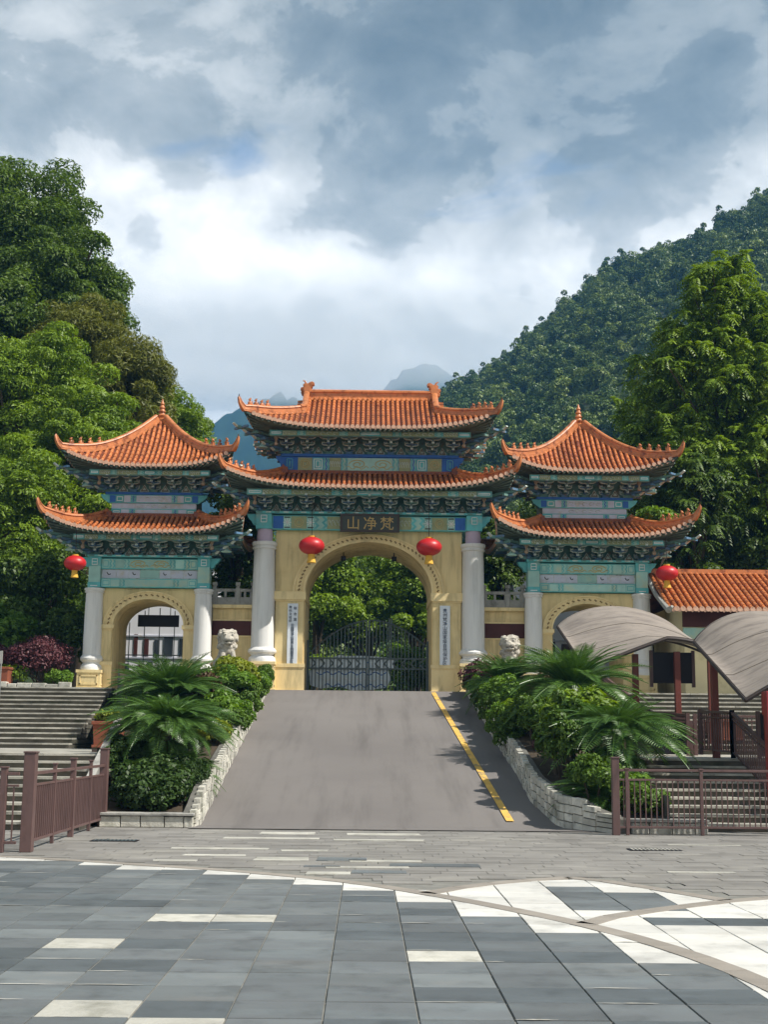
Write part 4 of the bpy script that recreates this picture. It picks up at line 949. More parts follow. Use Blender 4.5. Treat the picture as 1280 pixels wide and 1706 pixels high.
# ------------------------------------------------------------------ lanterns
def lantern(x, y, z, r_, top, label):
    t = thing('red_lantern', label, 'lantern', (x, y, z), 'red lanterns hung on the gate')
    m = MB(); n = 40; prof = []
    for k in range(15):
        a = -math.pi/2+math.pi*k/14; prof.append((max(0.26*r_, r_*math.cos(a)), 0.70*r_*math.sin(a)))
    b = len(m.v)
    for rad_, zz in prof:
        for q in range(n):
            a = 2*math.pi*q/n; rr_ = rad_*(1+0.018*(q % 2)); m.v.append((x+rr_*math.cos(a), y+rr_*math.sin(a), z+zz))
    for i in range(14):
        for q in range(n): m.f.append((b+i*n+q, b+i*n+(q+1) % n, b+(i+1)*n+(q+1) % n, b+(i+1)*n+q)); m.m.append(0)
    m.build('globe', M['lantern'], t, smooth=60)
    c = MB(); c.lathe([(0.30*r_, 0), (0.30*r_, 0.10*r_)], 14, (x, y, z+0.68*r_)); c.lathe([(0.28*r_, 0), (0.28*r_, 0.10*r_)], 14, (x, y, z-0.78*r_)); c.build('collar', M['fringe'], t)
    f = MB(); f.lathe([(0.36*r_, -0.55*r_), (0.30*r_, -0.3*r_), (0.26*r_, 0)], 12, (x, y, z-0.78*r_)); f.build('tassel', M['fringe'], t)
    w = MB(); w.tube([(x, y, z+0.75*r_), (x, y, top)], 0.012, 5); w.build('cord', M['frame'], t)
lantern(GX-1.98, 45.05, 8.17, 0.44, 9.9, 'red paper lantern with yellow tassel hanging left of the name plaque')
lantern(GX+2.07, 45.05, 8.17, 0.44, 9.9, 'red paper lantern with yellow tassel hanging right of the name plaque')
lantern(-9.92, 44.6, 7.42, 0.37, 8.75, 'red lantern hanging under the left tower, against dark trees')
lantern(10.24, 44.6, 7.30, 0.38, 8.75, 'red lantern hanging above the orange tiled building')
# ------------------------------------------------------------------ link walls with balustrade
def link_wall(x0, x1, label):
    t = thing('link_wall', label, 'wall', ((x0+x1)/2, 46.8, GZ), 'walls linking gatehouse and towers')
    m = MB(); m.box(x0, x1, 46.5, 47.1, GZ, 6.12); m.build('wall', M['yellow'], t)
    m = MB(); m.box(x0, x1, 46.36, 47.2, 6.12, 6.24); m.build('coping', M['yellowtrim'], t)
    m = MB(); m.box(x0, x1, 46.47, 46.6, 5.68, 5.73); m.box(x0, x1, 46.47, 46.6, 5.12, 5.165); m.build('panel_trim', M['yellowtrim'], t)
    m = MB(); m.box(x0, x1, 46.485, 46.6, 5.165, 5.68); m.build('panel', M['darkred'], t)
    w = x1-x0
    for k, f in enumerate((0.03, 0.60, 0.97)):
        x = x0+w*f; p = MB(); p.box(x-0.075, x+0.075, 46.5, 46.65, 6.24, 6.86); p.box(x-0.06, x+0.06, 46.515, 46.635, 6.86, 6.93); p.box(x-0.085, x+0.085, 46.49, 46.66, 6.93, 7.05); p.build('post', M['stone'], t, bevel=0.015)
    for a, b in ((0.03, 0.60), (0.60, 0.97)):
        xa, xb = x0+w*a+0.075, x0+w*b-0.075; p = MB(); p.box(xa, xb, 46.54, 46.61, 6.26, 6.52); p.box(xa, xb, 46.53, 46.62, 6.72, 6.82)
        for f in (0, 0.45, 1): xx = xa+(xb-xa)*f; p.box(max(xa, xx-0.04), min(xb, xx+0.04), 46.55, 46.60, 6.52, 6.72)
        p.build('balustrade_panel', M['stone'], t)
link_wall(-5.42, -3.98, 'yellow wall with dark red panel and balustrade left of the gatehouse')
link_wall(4.12, 5.58, 'yellow wall with dark red panel and balustrade right of the gatehouse')
# ------------------------------------------------------------------ iron gate
def iron_gate():
    t = thing('iron_gate', 'closed iron gate with arrow bars and pale blue wave sheet under big arch', 'gate', (GX, 48.2, GZ))
    y = 48.2; nbar = 17
    def top(x): return 4.75+1.15*max(0, math.cos((x-0.15)/2.2*math.pi/2))**0.9
    for s_ in (-1, 1):
        for k in range(nbar):
            x = s_*(0.05+2.1*k/(nbar-1)); m = MB(); r_ = 0.028 if k in (0, nbar-1) else 0.017
            m.bar((GX+x, y, GZ+0.05), (GX+x, y, top(x)), 2*r_, 2*r_); m.build('gate_bar', M['iron'], t)
        m = MB(); P = [(GX+s_*(0.05+2.1*k/20), y, top(s_*(0.05+2.1*k/20))) for k in range(21)]; m.tube(P, 0.03, 6); m.build('top_rail', M['iron'], t)
        for z in (GZ+0.10, GZ+0.95, GZ+1.32):
            m = MB(); a, b = sorted((GX+s_*0.03, GX+s_*2.18)); m.box(a, b, y-0.03, y+0.03, z-0.025, z+0.025); m.build('rail', M['iron'], t)
        for k in range(6):
            x = GX+s_*(0.30+0.32*k); m = MB(); zc = GZ+1.135; m.bar((x+s_*0.14, y, zc+0.17), (x-s_*0.02, y, zc), 0.05, 0.055, 0, (0, 1, 0)); m.bar((x-s_*0.02, y, zc), (x+s_*0.14, y, zc-0.17), 0.05, 0.055, 0, (0, 1, 0)); m.build('chevron', M['iron'], t)
        m = MB(); a, b = (GX-2.1, GX-0.06) if s_ < 0 else (GX+0.06, GX+0.95); m.box(a, b, y+0.035, y+0.045, GZ+0.98, GZ+1.29); m.build('band_panel', M['paleblue'], t)
        m = MB(); xx = GX+s_*2.19; m.box(xx-0.05, xx+0.05, y-0.05, y+0.05, GZ, 5.15); m.build('hinge_post', M['iron'], t)
    P = [(-2.12, 0.86), (-1.65, 1.18), (-1.2, 1.38), (-1.0, 1.45), (-0.8, 1.40), (-0.3, 1.42), (0.3, 1.40), (0.72, 1.36), (0.86, 1.18), (0.76, 0.9), (0.84, 0.6), (0.72, 0.28), (0.2, 0.20), (-0.55, 0.16), (-1.0, 0.30), (-1.7, 0.22), (-2.08, 0.34)]
    m = MB(); m.prism([(GX+x, GZ+z) for x, z in P], y+0.06, y+0.075); w = m.build('wave_sheet', M['paleblue'], t)
    for r_ in range(5):
        z0 = 0.34+0.22*r_; m = MB(); xa = -1.85+0.15*abs(r_-2); m.tube([(GX+xa+(0.68-xa)*k/40, y+0.058, GZ+z0+0.055*math.sin(k*0.9+r_*1.3)) for k in range(41)], 0.018, 5, 0); m.build('wave_line', M['white'] if r_ % 2 else M['blue'], w)
    for x in (GX+0.78, GX+0.86): m = MB(); m.bar((x, y+0.05, GZ+1.3), (x, y+0.05, 5.98), 0.05, 0.05); m.build('bolt_rod', M['iron'], t)
iron_gate()
# ------------------------------------------------------------------ foliage tools
def quads_mesh(name, V, m):
    """V: (n,4,3) array of leaf quads -> mesh"""
    n = len(V); me = bpy.data.meshes.new(name)
    me.vertices.add(4*n); me.vertices.foreach_set('co', V.reshape(-1).astype(np.float32))
    me.loops.add(4*n); me.loops.foreach_set('vertex_index', np.arange(4*n, dtype=np.int32))
    me.polygons.add(n); me.polygons.foreach_set('loop_start', np.arange(0, 4*n, 4, dtype=np.int32)); me.polygons.foreach_set('loop_total', np.full(n, 4, dtype=np.int32))
    me.materials.append(m); me.update(calc_edges=True); return me
def unit(a): return a/np.maximum(np.linalg.norm(a, axis=-1, keepdims=True), 1e-9)
def leaf_quads(P, Nn, A, Lh, Wd, fold=0.25):
    """leaf quads at P with normals Nn, long axis A"""
    A = unit(A-Nn*np.sum(A*Nn, -1, keepdims=True)); B = np.cross(Nn, A)
    L_ = np.broadcast_to(np.asarray(Lh, float).reshape(-1, 1), (len(P), 1)); W = np.broadcast_to(np.asarray(Wd, float).reshape(-1, 1), (len(P), 1))
    return np.stack([P-A*L_/2, P+B*W/2+Nn*W*fold-A*L_*0.06, P+A*L_/2-Nn*L_*0.12, P-B*W/2+Nn*W*fold-A*L_*0.06], 1)
def blob_leaves(g, centers, radii, per, size, asp=0.5, flat=0.8, upb=0.45, droop=0.35, jit=0.5):
    """leaves over the shells of many clumps"""
    C = np.repeat(centers, per, 0); Rr = np.repeat(radii, per)[:, None]
    D = unit(g.normal(size=C.shape)); D[:, 2] = np.where((D[:, 2] < -0.25) & (g.random(len(D)) < 0.55), -D[:, 2], D[:, 2])
    S = np.array([1, 1, flat]); P = C+D*S*Rr*(0.62+0.42*g.random((len(D), 1))**0.7)
    Nn = unit(D*0.7+np.array([0, 0, upb])+g.normal(size=D.shape)*jit)
    A = unit(g.normal(size=D.shape)+D*0.5+np.array([0, 0, -droop]))
    s = size*(0.65+0.7*g.random(len(D))); return leaf_quads(P, Nn, A, s, s*asp)
def clump_centers(g, n, c, rx, ry, rz_, shell=0.55):
    D = unit(g.normal(size=(n, 3))); D[:, 2] = np.where(D[:, 2] < -0.45, -D[:, 2]*0.6, D[:, 2])
    return np.array(c)+D*np.array([rx, ry, rz_])*(shell+(1-shell)*g.random((n, 1)))
def trunk_mesh(base, top, r0, r1, tips, g, sway=0.3):
    m = MB(); b = Vector(base); t = Vector(top); P = []; n = 7
    for k in range(n+1):
        f = k/n; P.append(b.lerp(t, f)+Vector((g.normal()*sway*0.3*f, g.normal()*sway*0.3*f, 0)))
    m.tube(P, [r0*(1.35 if k == 0 else 1)*(1-k/n)+r1*k/n for k in range(n+1)], 9)
    for tip in tips:
        tip = Vector(tip); f = 0.45+0.5*g.random(); s = P[int(f*n)]
        mid = s.lerp(tip, 0.5)+Vector((0, 0, 0.12*(tip-s).length)); rr_ = r1*0.7+0.02
        m.tube([s, s.lerp(mid, 0.5)+Vector((0, 0, 0.05)), mid, tip], [rr_*1.1, rr_*0.8, rr_*0.6, rr_*0.2], 6)
    return m
def tree(name, label, x, y, z, h, rx, rz_, nblob, br, per, leaf, m, seed, group, asp=0.5, ry=None, flat=0.75, cfrac=0.6, trunk_r=None, droop=0.35, shell=0.5):
    g = np.random.default_rng(seed); t = thing(name, label, 'tree', (x, y, z), group); ry = ry or rx
    c = (x, y, z+h-rz_*1.0)
    C = clump_centers(g, nblob, c, max(0.3, rx-br*0.6), max(0.3, ry-br*0.6), max(0.3, rz_-br*0.5), shell); C = C+g.normal(size=C.shape)*0.05*rx; br = br*1.12
    V = blob_leaves(g, C, br*(0.6+0.7*g.random(nblob)), per, leaf, asp, flat, droop=droop)
    V = V-np.array((x, y, z)); o = put('crown', quads_mesh('crown', V, m), t, (x, y, z))
    tr = trunk_r or 0.035*h
    mb = trunk_mesh((x, y, z-0.5), (x+g.normal()*0.2, y, z+h-rz_*0.9), tr, tr*0.35, [tuple(C[i]) for i in g.choice(nblob, min(14, nblob), False)], g)
    mb.build('trunk', M['bark'], t, smooth=60); return t
def shrub(name, label, x, y, z, rx, ry, rz_, n, leaf, m, seed, group=None, asp=0.5, nblob=None, br=None, stems=True, cat='shrub', solid=0.72, droop=0.2):
    g = np.random.default_rng(seed); t = thing(name, label, cat, (x, y, z), group)
    nb = nblob or 26; br = br or 0.36*min(rx, ry)
    C = clump_centers(g, nb, (x, y, z+rz_), rx-br*0.7, ry-br*0.7, max(0.05, rz_-br*0.6), solid)
    V = blob_leaves(g, C, br*(0.7+0.6*g.random(nb)), max(4, n//nb), leaf, asp, 0.9, droop=droop)-np.array((x, y, z)); put('foliage', quads_mesh('foliage', V, m), t, (x, y, z))
    if stems:
        mb = MB()
        for k in range(5):
            a = 2*math.pi*k/5; q = C[k % nb]; mb.tube([(x+0.08*math.cos(a), y+0.08*math.sin(a), z-0.15), ((x+q[0])/2, (y+q[1])/2, z+rz_*0.5), tuple(q)], [0.035, 0.026, 0.012], 5)
        mb.build('stems', M['bark'], t)
    return t
# ------------------------------------------------------------------ cycads
def frond_mesh(seed, length, arch, n=32):
    g = np.random.default_rng(seed); m = MB(); Q = []
    P = []
    for k in range(13):
        s = k/12; P.append(Vector((length*s*(1-0.10*arch*s), 0, length*(0.30*s-(0.26+0.34*arch)*s*s))))
    m.tube(P, [0.014*(1-0.75*k/12) for k in range(13)], 4)
    for k in range(n):
        s = 0.10+0.9*(k+0.5)/n; f = s*12; i = min(11, int(f)); p = P[i].lerp(P[i+1], f-i); d = (P[i+1]-P[i]).normalized()
        L_ = length*0.19*(math.sin(math.pi*min(1, 0.12+s*0.93))**0.6)*(0.9+0.2*g.random())
        for s_ in (-1, 1):
            side = Vector((0, s_, 0)); ax = (side*0.86+d*0.5+Vector((0, 0, 0.26-0.05*g.random()))).normalized(); tip = p+ax*L_+Vector((0, 0, -L_*0.14)); mid = p+ax*L_*0.45
            wv = d*0.0100*length
            m.add([p-wv*0.5, mid-wv, tip, mid+wv*0.9], [(0, 1, 2, 3)], 0)
    return m.mesh('frond', M['L_cycad'])
FRONDS = [frond_mesh(s, 1.0, a) for s, a in ((1, 0.7), (2, 1.0), (3, 1.35), (4, 0.45))]
def cycad(x, y, z, trunk, length, rings, label, seed):
    g = random.Random(seed); t = thing('cycad', label, 'cycad', (x, y, z), 'cycads in the planters beside the ramp')
    m = MB(); prof = []
    for k in range(int(trunk/0.05)+2): prof.append((0.17+0.03*(k % 2), k*0.05))
    prof += [(0.10, prof[-1][1]+0.05), (0.02, prof[-1][1]+0.1)]
    m.lathe(prof, 11, (x, y, z-0.1)); m.build('trunk', M['bark'], t)
    top = z+trunk
    for n, el, lf, dz in rings:
        for k in range(n):
            a = 2*math.pi*(k+g.random()*0.8)/n; e = R(el+g.uniform(-9, 9)); s = length*lf*g.uniform(0.90, 1.05)
            o = put('frond', g.choice(FRONDS[:3] if el < 45 else FRONDS[:2]), t, (x+0.09*math.cos(a), y+0.09*math.sin(a), top-dz), (g.uniform(-0.35, 0.35), -e, a)); o.scale = (s, s, s)
    c = MB(); c.lathe([(0.05, 0), (0.10, 0.06), (0.07, 0.18), (0.01, 0.26)], 9, (x, y, top-0.04)); c.build('cone', M['conebuff'], t)
M['conebuff'] = mat('cycad_cone', (0.42, 0.22, 0.07), 0.9, 0.3, 20)
FULL = [(12, 72, 0.7, 0), (20, 52, 0.9, 0.02), (26, 34, 1.0, 0.05), (26, 14, 1.02, 0.08), (20, -8, 1.0, 0.12)]
SKIRT = [(10, 60, 0.55, 0), (20, 40, 0.8, 0.02), (30, 24, 1.0, 0.05), (34, 12, 1.06, 0.08), (28, 0, 1.04, 0.12), (16, -40, 0.85, 0.3), (20, -64, 0.8, 0.5), (18, -78, 0.8, 0.75)]
# ------------------------------------------------------------------ planters beside the ramp
def pz_(Y): return rz(Y)+0.66
def wall_top(Y, y0): return max(min(0.58, 0.27+0.16*(Y-y0)), min(rz(Y)+0.60, 0.27+0.4*(Y-y0)))
def planter(side):
    s_ = side; lab = 'left' if s_ < 0 else 'right'
    edge = ramp_left if s_ < 0 else ramp_right
    y0 = 25.4 if s_ < 0 else 24.75
    t = thing('planter', f'raised stone planter of cycads and shrubs along the {lab} side of the ramp', 'planter', (edge(34)+s_*1.0, 34, 0), 'planters flanking the ramp')
    def out(Y): return (-float(np.interp(Y, [25, 29.5, 37, 44], [5.0, 5.35, 6.6, 8.2])) if s_ < 0 else float(np.interp(Y, [24, 29.5, 37, 44], [5.6, 5.75, 6.2, 6.6])))
    rows = []
    for Y in np.linspace(y0+0.25, 43.9, 40):
        a, b = edge(Y)+s_*0.16, out(Y)-s_*0.02
        rows.append([(a+(b-a)*k/6, Y, (pz_(Y)-0.12)*min(1, 0.35+0.25*(Y-y0))+0.05*math.sin(k*1.3+Y)) for k in range(7)])
    m = MB(); m.grid(rows, flip=(s_ < 0)); m.build('soil', M['soil'], t)
    core = MB(); A = []; B = []; C = []; D = []
    ys = np.linspace(y0, 44.0, 44)
    for Y in ys:
        h = wall_top(Y, y0)-0.02
        A.append((edge(Y)+s_*0.03, Y, -0.1)); B.append((edge(Y)+s_*0.03, Y, h)); C.append((edge(Y)+s_*0.22, Y, h)); D.append((edge(Y)+s_*0.22, Y, -0.1))
    core.grid([A, B, C, D], flip=(s_ > 0)); core.add([A[0], B[0], C[0], D[0]], [(0, 1, 2, 3)])
    # outer cheek towards the steps
    A2 = []; B2 = []
    for Y in ys: A2.append((out(Y), Y, -0.1)); B2.append((out(Y), Y, pz_(Y)+0.02))
    core.grid([A2, B2], flip=(s_ < 0)); core.build('wall_core', M['stonedark'], t)
    # facing stones along the ramp
    Y = y0+0.02; g = random.Random(5+s_); cnt = 0
    while Y < 43.5:
        w = g.uniform(0.18, 0.34) if Y < 37 else g.uniform(0.4, 0.6); zlo = rz(Y+w/2)-0.03; zhi = wall_top(Y+w/2, y0); z = max(-0.02, zlo)
        nrow = 2 if Y > 37 else 4
        hs = [(zhi-z)/nrow*g.uniform(0.9, 1.1) for _ in range(nrow)]; sc = (zhi-z)/sum(hs)
        for h in hs:
            h *= sc; p = g.uniform(0.0, 0.03); xa, xb = edge(Y+0.012), edge(Y+w-0.012); m = MB()
            face = -s_*p
            vs = [(xa+face+s_*0.0, Y+0.012, z+0.01), (xb+face, Y+w-0.012, z+0.01+0.1785*w*0.5), (xb+face, Y+w-0.012, z+h-0.012+0.1785*w*0.5), (xa+face, Y+0.012, z+h-0.012)]
            bk = [(v[0]+s_*0.12, v[1], v[2]) for v in vs]
            m.add(vs+bk, [(0, 1, 2, 3) if s_ < 0 else (3, 2, 1, 0), (0, 3, 7, 4), (1, 5, 6, 2), (3, 2, 6, 7), (0, 4, 5, 1)])
            m.build('wall_stone', M['wallstone'], t, at=((xa+xb)/2, Y, z)); cnt += 1; z += h
        Y += w
    # front kerb
    x0, x1 = (-4.95, -3.2) if s_ < 0 else (4.9, 6.3); yy = y0; x = x0
    while x < x1-0.1:
        w = min(g.uniform(0.3, 0.5), x1-x); m = MB(); m.box(x+0.008, x+w-0.008, yy-0.10, yy+0.14, 0, 0.20+g.uniform(-0.01, 0.01)); m.build('kerb_stone', M['wallstone'], t, at=(x+w/2, yy, 0), bevel=0.012); x += w
    cap = MB(); cap.box(x0-0.02, x1+0.02, yy-0.14, yy+0.24, 0.212, 0.262); cap.build('kerb_cap', M['stone'], t, bevel=0.01)
    return t
planter(-1); planter(1)
cycad(-4.2, 28.4, 0.75, 1.20, 1.52, SKIRT, 'tallest cycad in front left planter, umbrella crown over dark hanging fronds', 1)
cycad(-5.25, 36.2, 2.05, 0.75, 1.75, FULL, 'cycad behind the front left one, below the left tower arch', 2)
cycad(-4.5, 27.6, 0.45, 0.25, 1.0, FULL, 'low shaded cycad at the foot of the front left planter', 3)
cycad(4.2, 39.0, 2.7, 0.6, 1.5, FULL, 'cycad in right planter nearest the gatehouse, beside the right column', 4)
cycad(5.1, 32.6, 1.75, 1.15, 1.95, FULL, 'large cycad in right planter below the grey canopy', 5)
cycad(5.25, 28.0, 0.7, 1.15, 1.7, SKIRT, 'dark drooping cycad in right planter behind the brown railing', 6)
cycad(-6.2, 38.4, 2.4, 0.6, 1.3, FULL, 'small cycad at the left edge below the left tower column', 7)
S = shrub
S('bright_shrub', 'bright green shrub with yellow tips below the left stone lion', -4.0, 40.4, 2.9, 0.75, 1.1, 0.62, 3600, 0.13, M['L_yellow'], 21)
S('bright_shrub', 'bright green hedge along the upper left ramp edge', -3.75, 38.2, 2.45, 0.62, 1.7, 0.6, 5200, 0.12, M['L_bright'], 22, 'hedges along the ramp')
S('bright_shrub', 'bright green hedge along the middle left ramp edge', -3.7, 34.8, 1.85, 0.55, 1.5, 0.5, 4200, 0.12, M['L_bright'], 23, 'hedges along the ramp')
S('brown_shrub', 'reddish brown shrub between the two left cycads', -4.5, 37.2, 2.35, 0.7, 0.8, 0.6, 2600, 0.11, M['L_brown'], 24)
S('green_shrub', 'yellow green clump hanging over the left stone wall', -3.5, 31.4, 1.45, 0.42, 1.3, 0.30, 3000, 0.10, M['L_yellow'], 25)
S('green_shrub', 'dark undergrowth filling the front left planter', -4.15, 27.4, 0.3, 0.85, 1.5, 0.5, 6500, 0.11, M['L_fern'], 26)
S('bright_shrub', 'bright green hedge along the upper right ramp edge', 3.85, 38.0, 2.4, 0.55, 2.0, 0.55, 5200, 0.12, M['L_bright'], 27, 'hedges along the ramp')
S('bright_shrub', 'bright green hedge along the middle right ramp edge', 3.95, 34.2, 1.75, 0.5, 1.7, 0.5, 4800, 0.12, M['L_mid'], 28, 'hedges along the ramp')
S('purple_shrub', 'dark purple shrub at the foot of the right main column', 3.75, 42.0, 3.1, 0.75, 0.7, 0.55, 3000, 0.10, M['L_purple'], 29)
S('brown_shrub', 'brownish purple shrub beside the large right cycad', 4.55, 34.6, 1.9, 0.62, 0.8, 0.75, 2800, 0.11, M['L_brown'], 30)
S('leafy_shrub', 'broad leaved shrub with yellowish tips before the large right cycad', 4.7, 29.2, 1.0, 0.95, 0.9, 0.95, 4600, 0.20, M['L_mid'], 31, None, 0.32)
S('green_shrub', 'low green ground cover behind the right stone wall foot', 4.5, 26.4, 0.3, 0.55, 1.4, 0.6, 6000, 0.09, M['L_shrub'], 32)
S('green_shrub', 'thin bright shrub behind the right railing', 5.3, 26.2, 0.1, 0.35, 0.5, 0.5, 1400, 0.10, M['L_bright'], 33)
S('purple_shrub', 'small purple shrub at the middle of the right planter', 4.3, 31.0, 1.2, 0.4, 0.6, 0.4, 1500, 0.09, M['L_purple'], 34)
cycad(-4.5, 31.6, 1.15, 0.35, 1.3, FULL, 'low cycad hidden behind the tallest left cycad', 8)
cycad(-3.95, 28.2, 0.75, 0.2, 1.0, FULL, 'low shaded cycad next to the stone wall at the ramp foot', 9)
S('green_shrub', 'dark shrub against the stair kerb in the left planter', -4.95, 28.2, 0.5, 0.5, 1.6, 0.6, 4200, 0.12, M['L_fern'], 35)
S('green_shrub', 'dark shrub in the middle of the left planter', -4.9, 33.5, 1.4, 0.9, 1.6, 0.5, 5000, 0.12, M['L_shrub'], 36)
S('green_shrub', 'dark shrub below the left lion', -5.0, 40.5, 2.7, 1.0, 1.6, 0.5, 4200, 0.12, M['L_shrub'], 37)
S('green_shrub', 'low green shrub beside the right ramp wall foot', 4.15, 28.4, 0.85, 0.55, 1.5, 0.95, 6000, 0.11, M['L_shrub'], 38)
S('green_shrub', 'tall green shrub on the right wall beside the shaded ramp', 4.0, 31.8, 1.4, 0.5, 1.3, 0.75, 5000, 0.13, M['L_shrub'], 39)
S('green_shrub', 'green shrub between the two upper right cycads', 5.0, 37.2, 2.3, 0.9, 1.5, 0.55, 4200, 0.12, M['L_shrub'], 40)
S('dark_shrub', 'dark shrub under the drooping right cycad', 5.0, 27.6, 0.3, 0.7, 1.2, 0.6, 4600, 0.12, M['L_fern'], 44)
cycad(4.75, 26.6, 0.3, 0.3, 1.1, FULL, 'low cycad behind the right railing post', 10)
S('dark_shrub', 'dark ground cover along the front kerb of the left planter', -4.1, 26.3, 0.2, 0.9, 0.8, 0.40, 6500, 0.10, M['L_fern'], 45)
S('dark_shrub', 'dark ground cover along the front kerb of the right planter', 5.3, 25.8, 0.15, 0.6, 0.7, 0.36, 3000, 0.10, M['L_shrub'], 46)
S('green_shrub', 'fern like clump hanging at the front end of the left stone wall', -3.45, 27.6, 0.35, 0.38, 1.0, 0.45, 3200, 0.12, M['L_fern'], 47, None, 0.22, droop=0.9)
WORD = ('lowest', 'second', 'third', 'fourth', 'fifth', 'highest')
for k, y in enumerate((33.2, 35.0, 36.9, 38.8, 40.7, 42.6)):
    S('trailing_shrub', f'{WORD[k]} of six trailing shrubs spilling over the left ramp wall, counted uphill', -3.30, y+0.6, rz(y+0.6)-0.02, 0.42, 1.15, 0.50, 4000, 0.095, M[('L_shrub', 'L_bright', 'L_shrub')[k % 3]], 70+k, 'shrubs trailing over the ramp walls')
    S('trailing_shrub', f'{WORD[k]} of six trailing shrubs spilling over the right ramp wall, counted uphill', 3.50, y, rz(y)-0.02, 0.42, 1.15, 0.52, 4000, 0.095, M[('L_shrub', 'L_bright', 'L_shrub')[k % 3]], 90+k, 'shrubs trailing over the ramp walls')
# ------------------------------------------------------------------ steps
def stairs(name, label, x0, x1, y0, run, z0, rise, n, first, group):
    t = thing(name, label, 'steps', ((x0+x1)/2, y0, z0), group)
    for k in range(n):
        z = z0+rise*k; y = y0+run*k
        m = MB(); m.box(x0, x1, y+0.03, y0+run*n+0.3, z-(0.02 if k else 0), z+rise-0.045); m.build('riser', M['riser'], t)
        # nosing slabs laid in lengths
        x = x0; g = random.Random(first+k)
        while x < x1-0.05:
            w = min(g.uniform(1.0, 1.7), x1-x); s = MB(); s.box(x+0.003, x+w-0.003, y-g.uniform(0.0, 0.015), y+run+0.05, z+rise-0.045, z+rise+g.uniform(-0.004, 0.003)); s.build('tread_slab', M['step'], t, at=(x+w/2, y, z)); x += w
    return t
def landing(name, label, x0, x1, y0, y1, z):
    m = MB(); m.box(x0, x1, y0, y1, z-0.25, z); o = m.build(name, M['step'], at=((x0+x1)/2, y0, z)); tag(o, label, kind='structure')
stairs('stone_steps', 'lower stone steps behind the left brown fence', -13.5, -5.12, 24.3, 0.42, 0.0, 0.145, 9, 40, 'stone stair flights')
landing('left_landing', 'stone landing between the left stair flights', -13.5, -5.4, 28.08, 37.3, 1.305)
stairs('stone_steps', 'upper stone steps rising to the left tower', -16.0, -8.22, 37.2, 0.5, 1.305, 0.1455, 13, 60, 'stone stair flights')
stairs('stone_steps', 'lower stone steps behind the right brown railing', 5.75, 11.0, 25.4, 0.42, 0.0, 0.145, 9, 80, 'stone stair flights')
landing('right_landing', 'stone landing between the right stair flights', 5.85, 16.0, 29.18, 37.3, 1.305)
stairs('stone_steps', 'upper stone steps under the grey canopy on the right', 6.65, 16.0, 37.2, 0.5, 1.305, 0.1455, 13, 100, 'stone stair flights')
def cheek(P, label):
    t = thing('stair_kerb', label, 'kerb', P[0]); m = MB(); m.bar(P[0], P[1], 0.16, 0.22); m.build('kerb_slab', M['stone'], t, bevel=0.01)
cheek(((-5.18, 24.6, 0.45), (-5.45, 29.6, 1.95)), 'sloping stone kerb beside the lower left steps')
# ------------------------------------------------------------------ fences
def fence_panel(name, label, a, b, h, zb, nbar, posts, group, barw=0.02, mid=True):
    a = Vector((a[0], a[1], zb)); b = Vector((b[0], b[1], zb)); t = thing(name, label, 'fence', tuple(a), group); d = b-a; L_ = d.length
    for f, w, hh in posts:
        p = a+d*f; m = MB(); m.box(p.x-w/2, p.x+w/2, p.y-w/2, p.y+w/2, 0, hh); m.box(p.x-w/2-0.012, p.x+w/2+0.012, p.y-w/2-0.012, p.y+w/2+0.012, hh, hh+0.025); m.build('post', M['fence'], t, bevel=0.006)
    for z, w, hh in ((h, 0.06, 0.045), (h-0.17, 0.035, 0.035), (0.14, 0.04, 0.04)):
        m = MB(); m.bar(a+Vector((0, 0, z)), b+Vector((0, 0, z)), w, hh); m.build('rail', M['fence'], t, bevel=0.004)
    for k in range(nbar):
        p = a+d*((k+0.5)/nbar); m = MB(); m.box(p.x-barw/2, p.x+barw/2, p.y-barw/2, p.y+barw/2, 0.14, h-0.17); m.build('bar', M['fence'], t, at=(p.x, p.y, 0.14))
    return t
fence_panel('metal_fence', 'brown metal fence running back beside the left planter', (-4.93, 19.9), (-4.93, 25.5), 1.12, 0.0, 44, [(0.0, 0.17, 1.42), (0.28, 0.055, 1.22), (0.52, 0.09, 1.28), (0.78, 0.055, 1.22), (1.0, 0.15, 1.42)], 'brown metal fences', 0.03)
fence_panel('metal_fence', 'brown metal fence panel at the left picture edge', (-8.2, 19.75), (-5.05, 19.75), 1.12, 0.0, 22, [(0.0, 0.09, 1.2), (0.45, 0.06, 1.15), (0.93, 0.09, 1.2)], 'brown metal fences')
fence_panel('metal_fence', 'brown metal railing across the foot of the right steps', (4.55, 24.35), (7.55, 24.45), 1.15, 0.0, 30, [(0.0, 0.13, 1.36), (0.07, 0.06, 1.16), (0.525, 0.06, 1.16), (0.985, 0.07, 1.16)], 'brown metal fences')
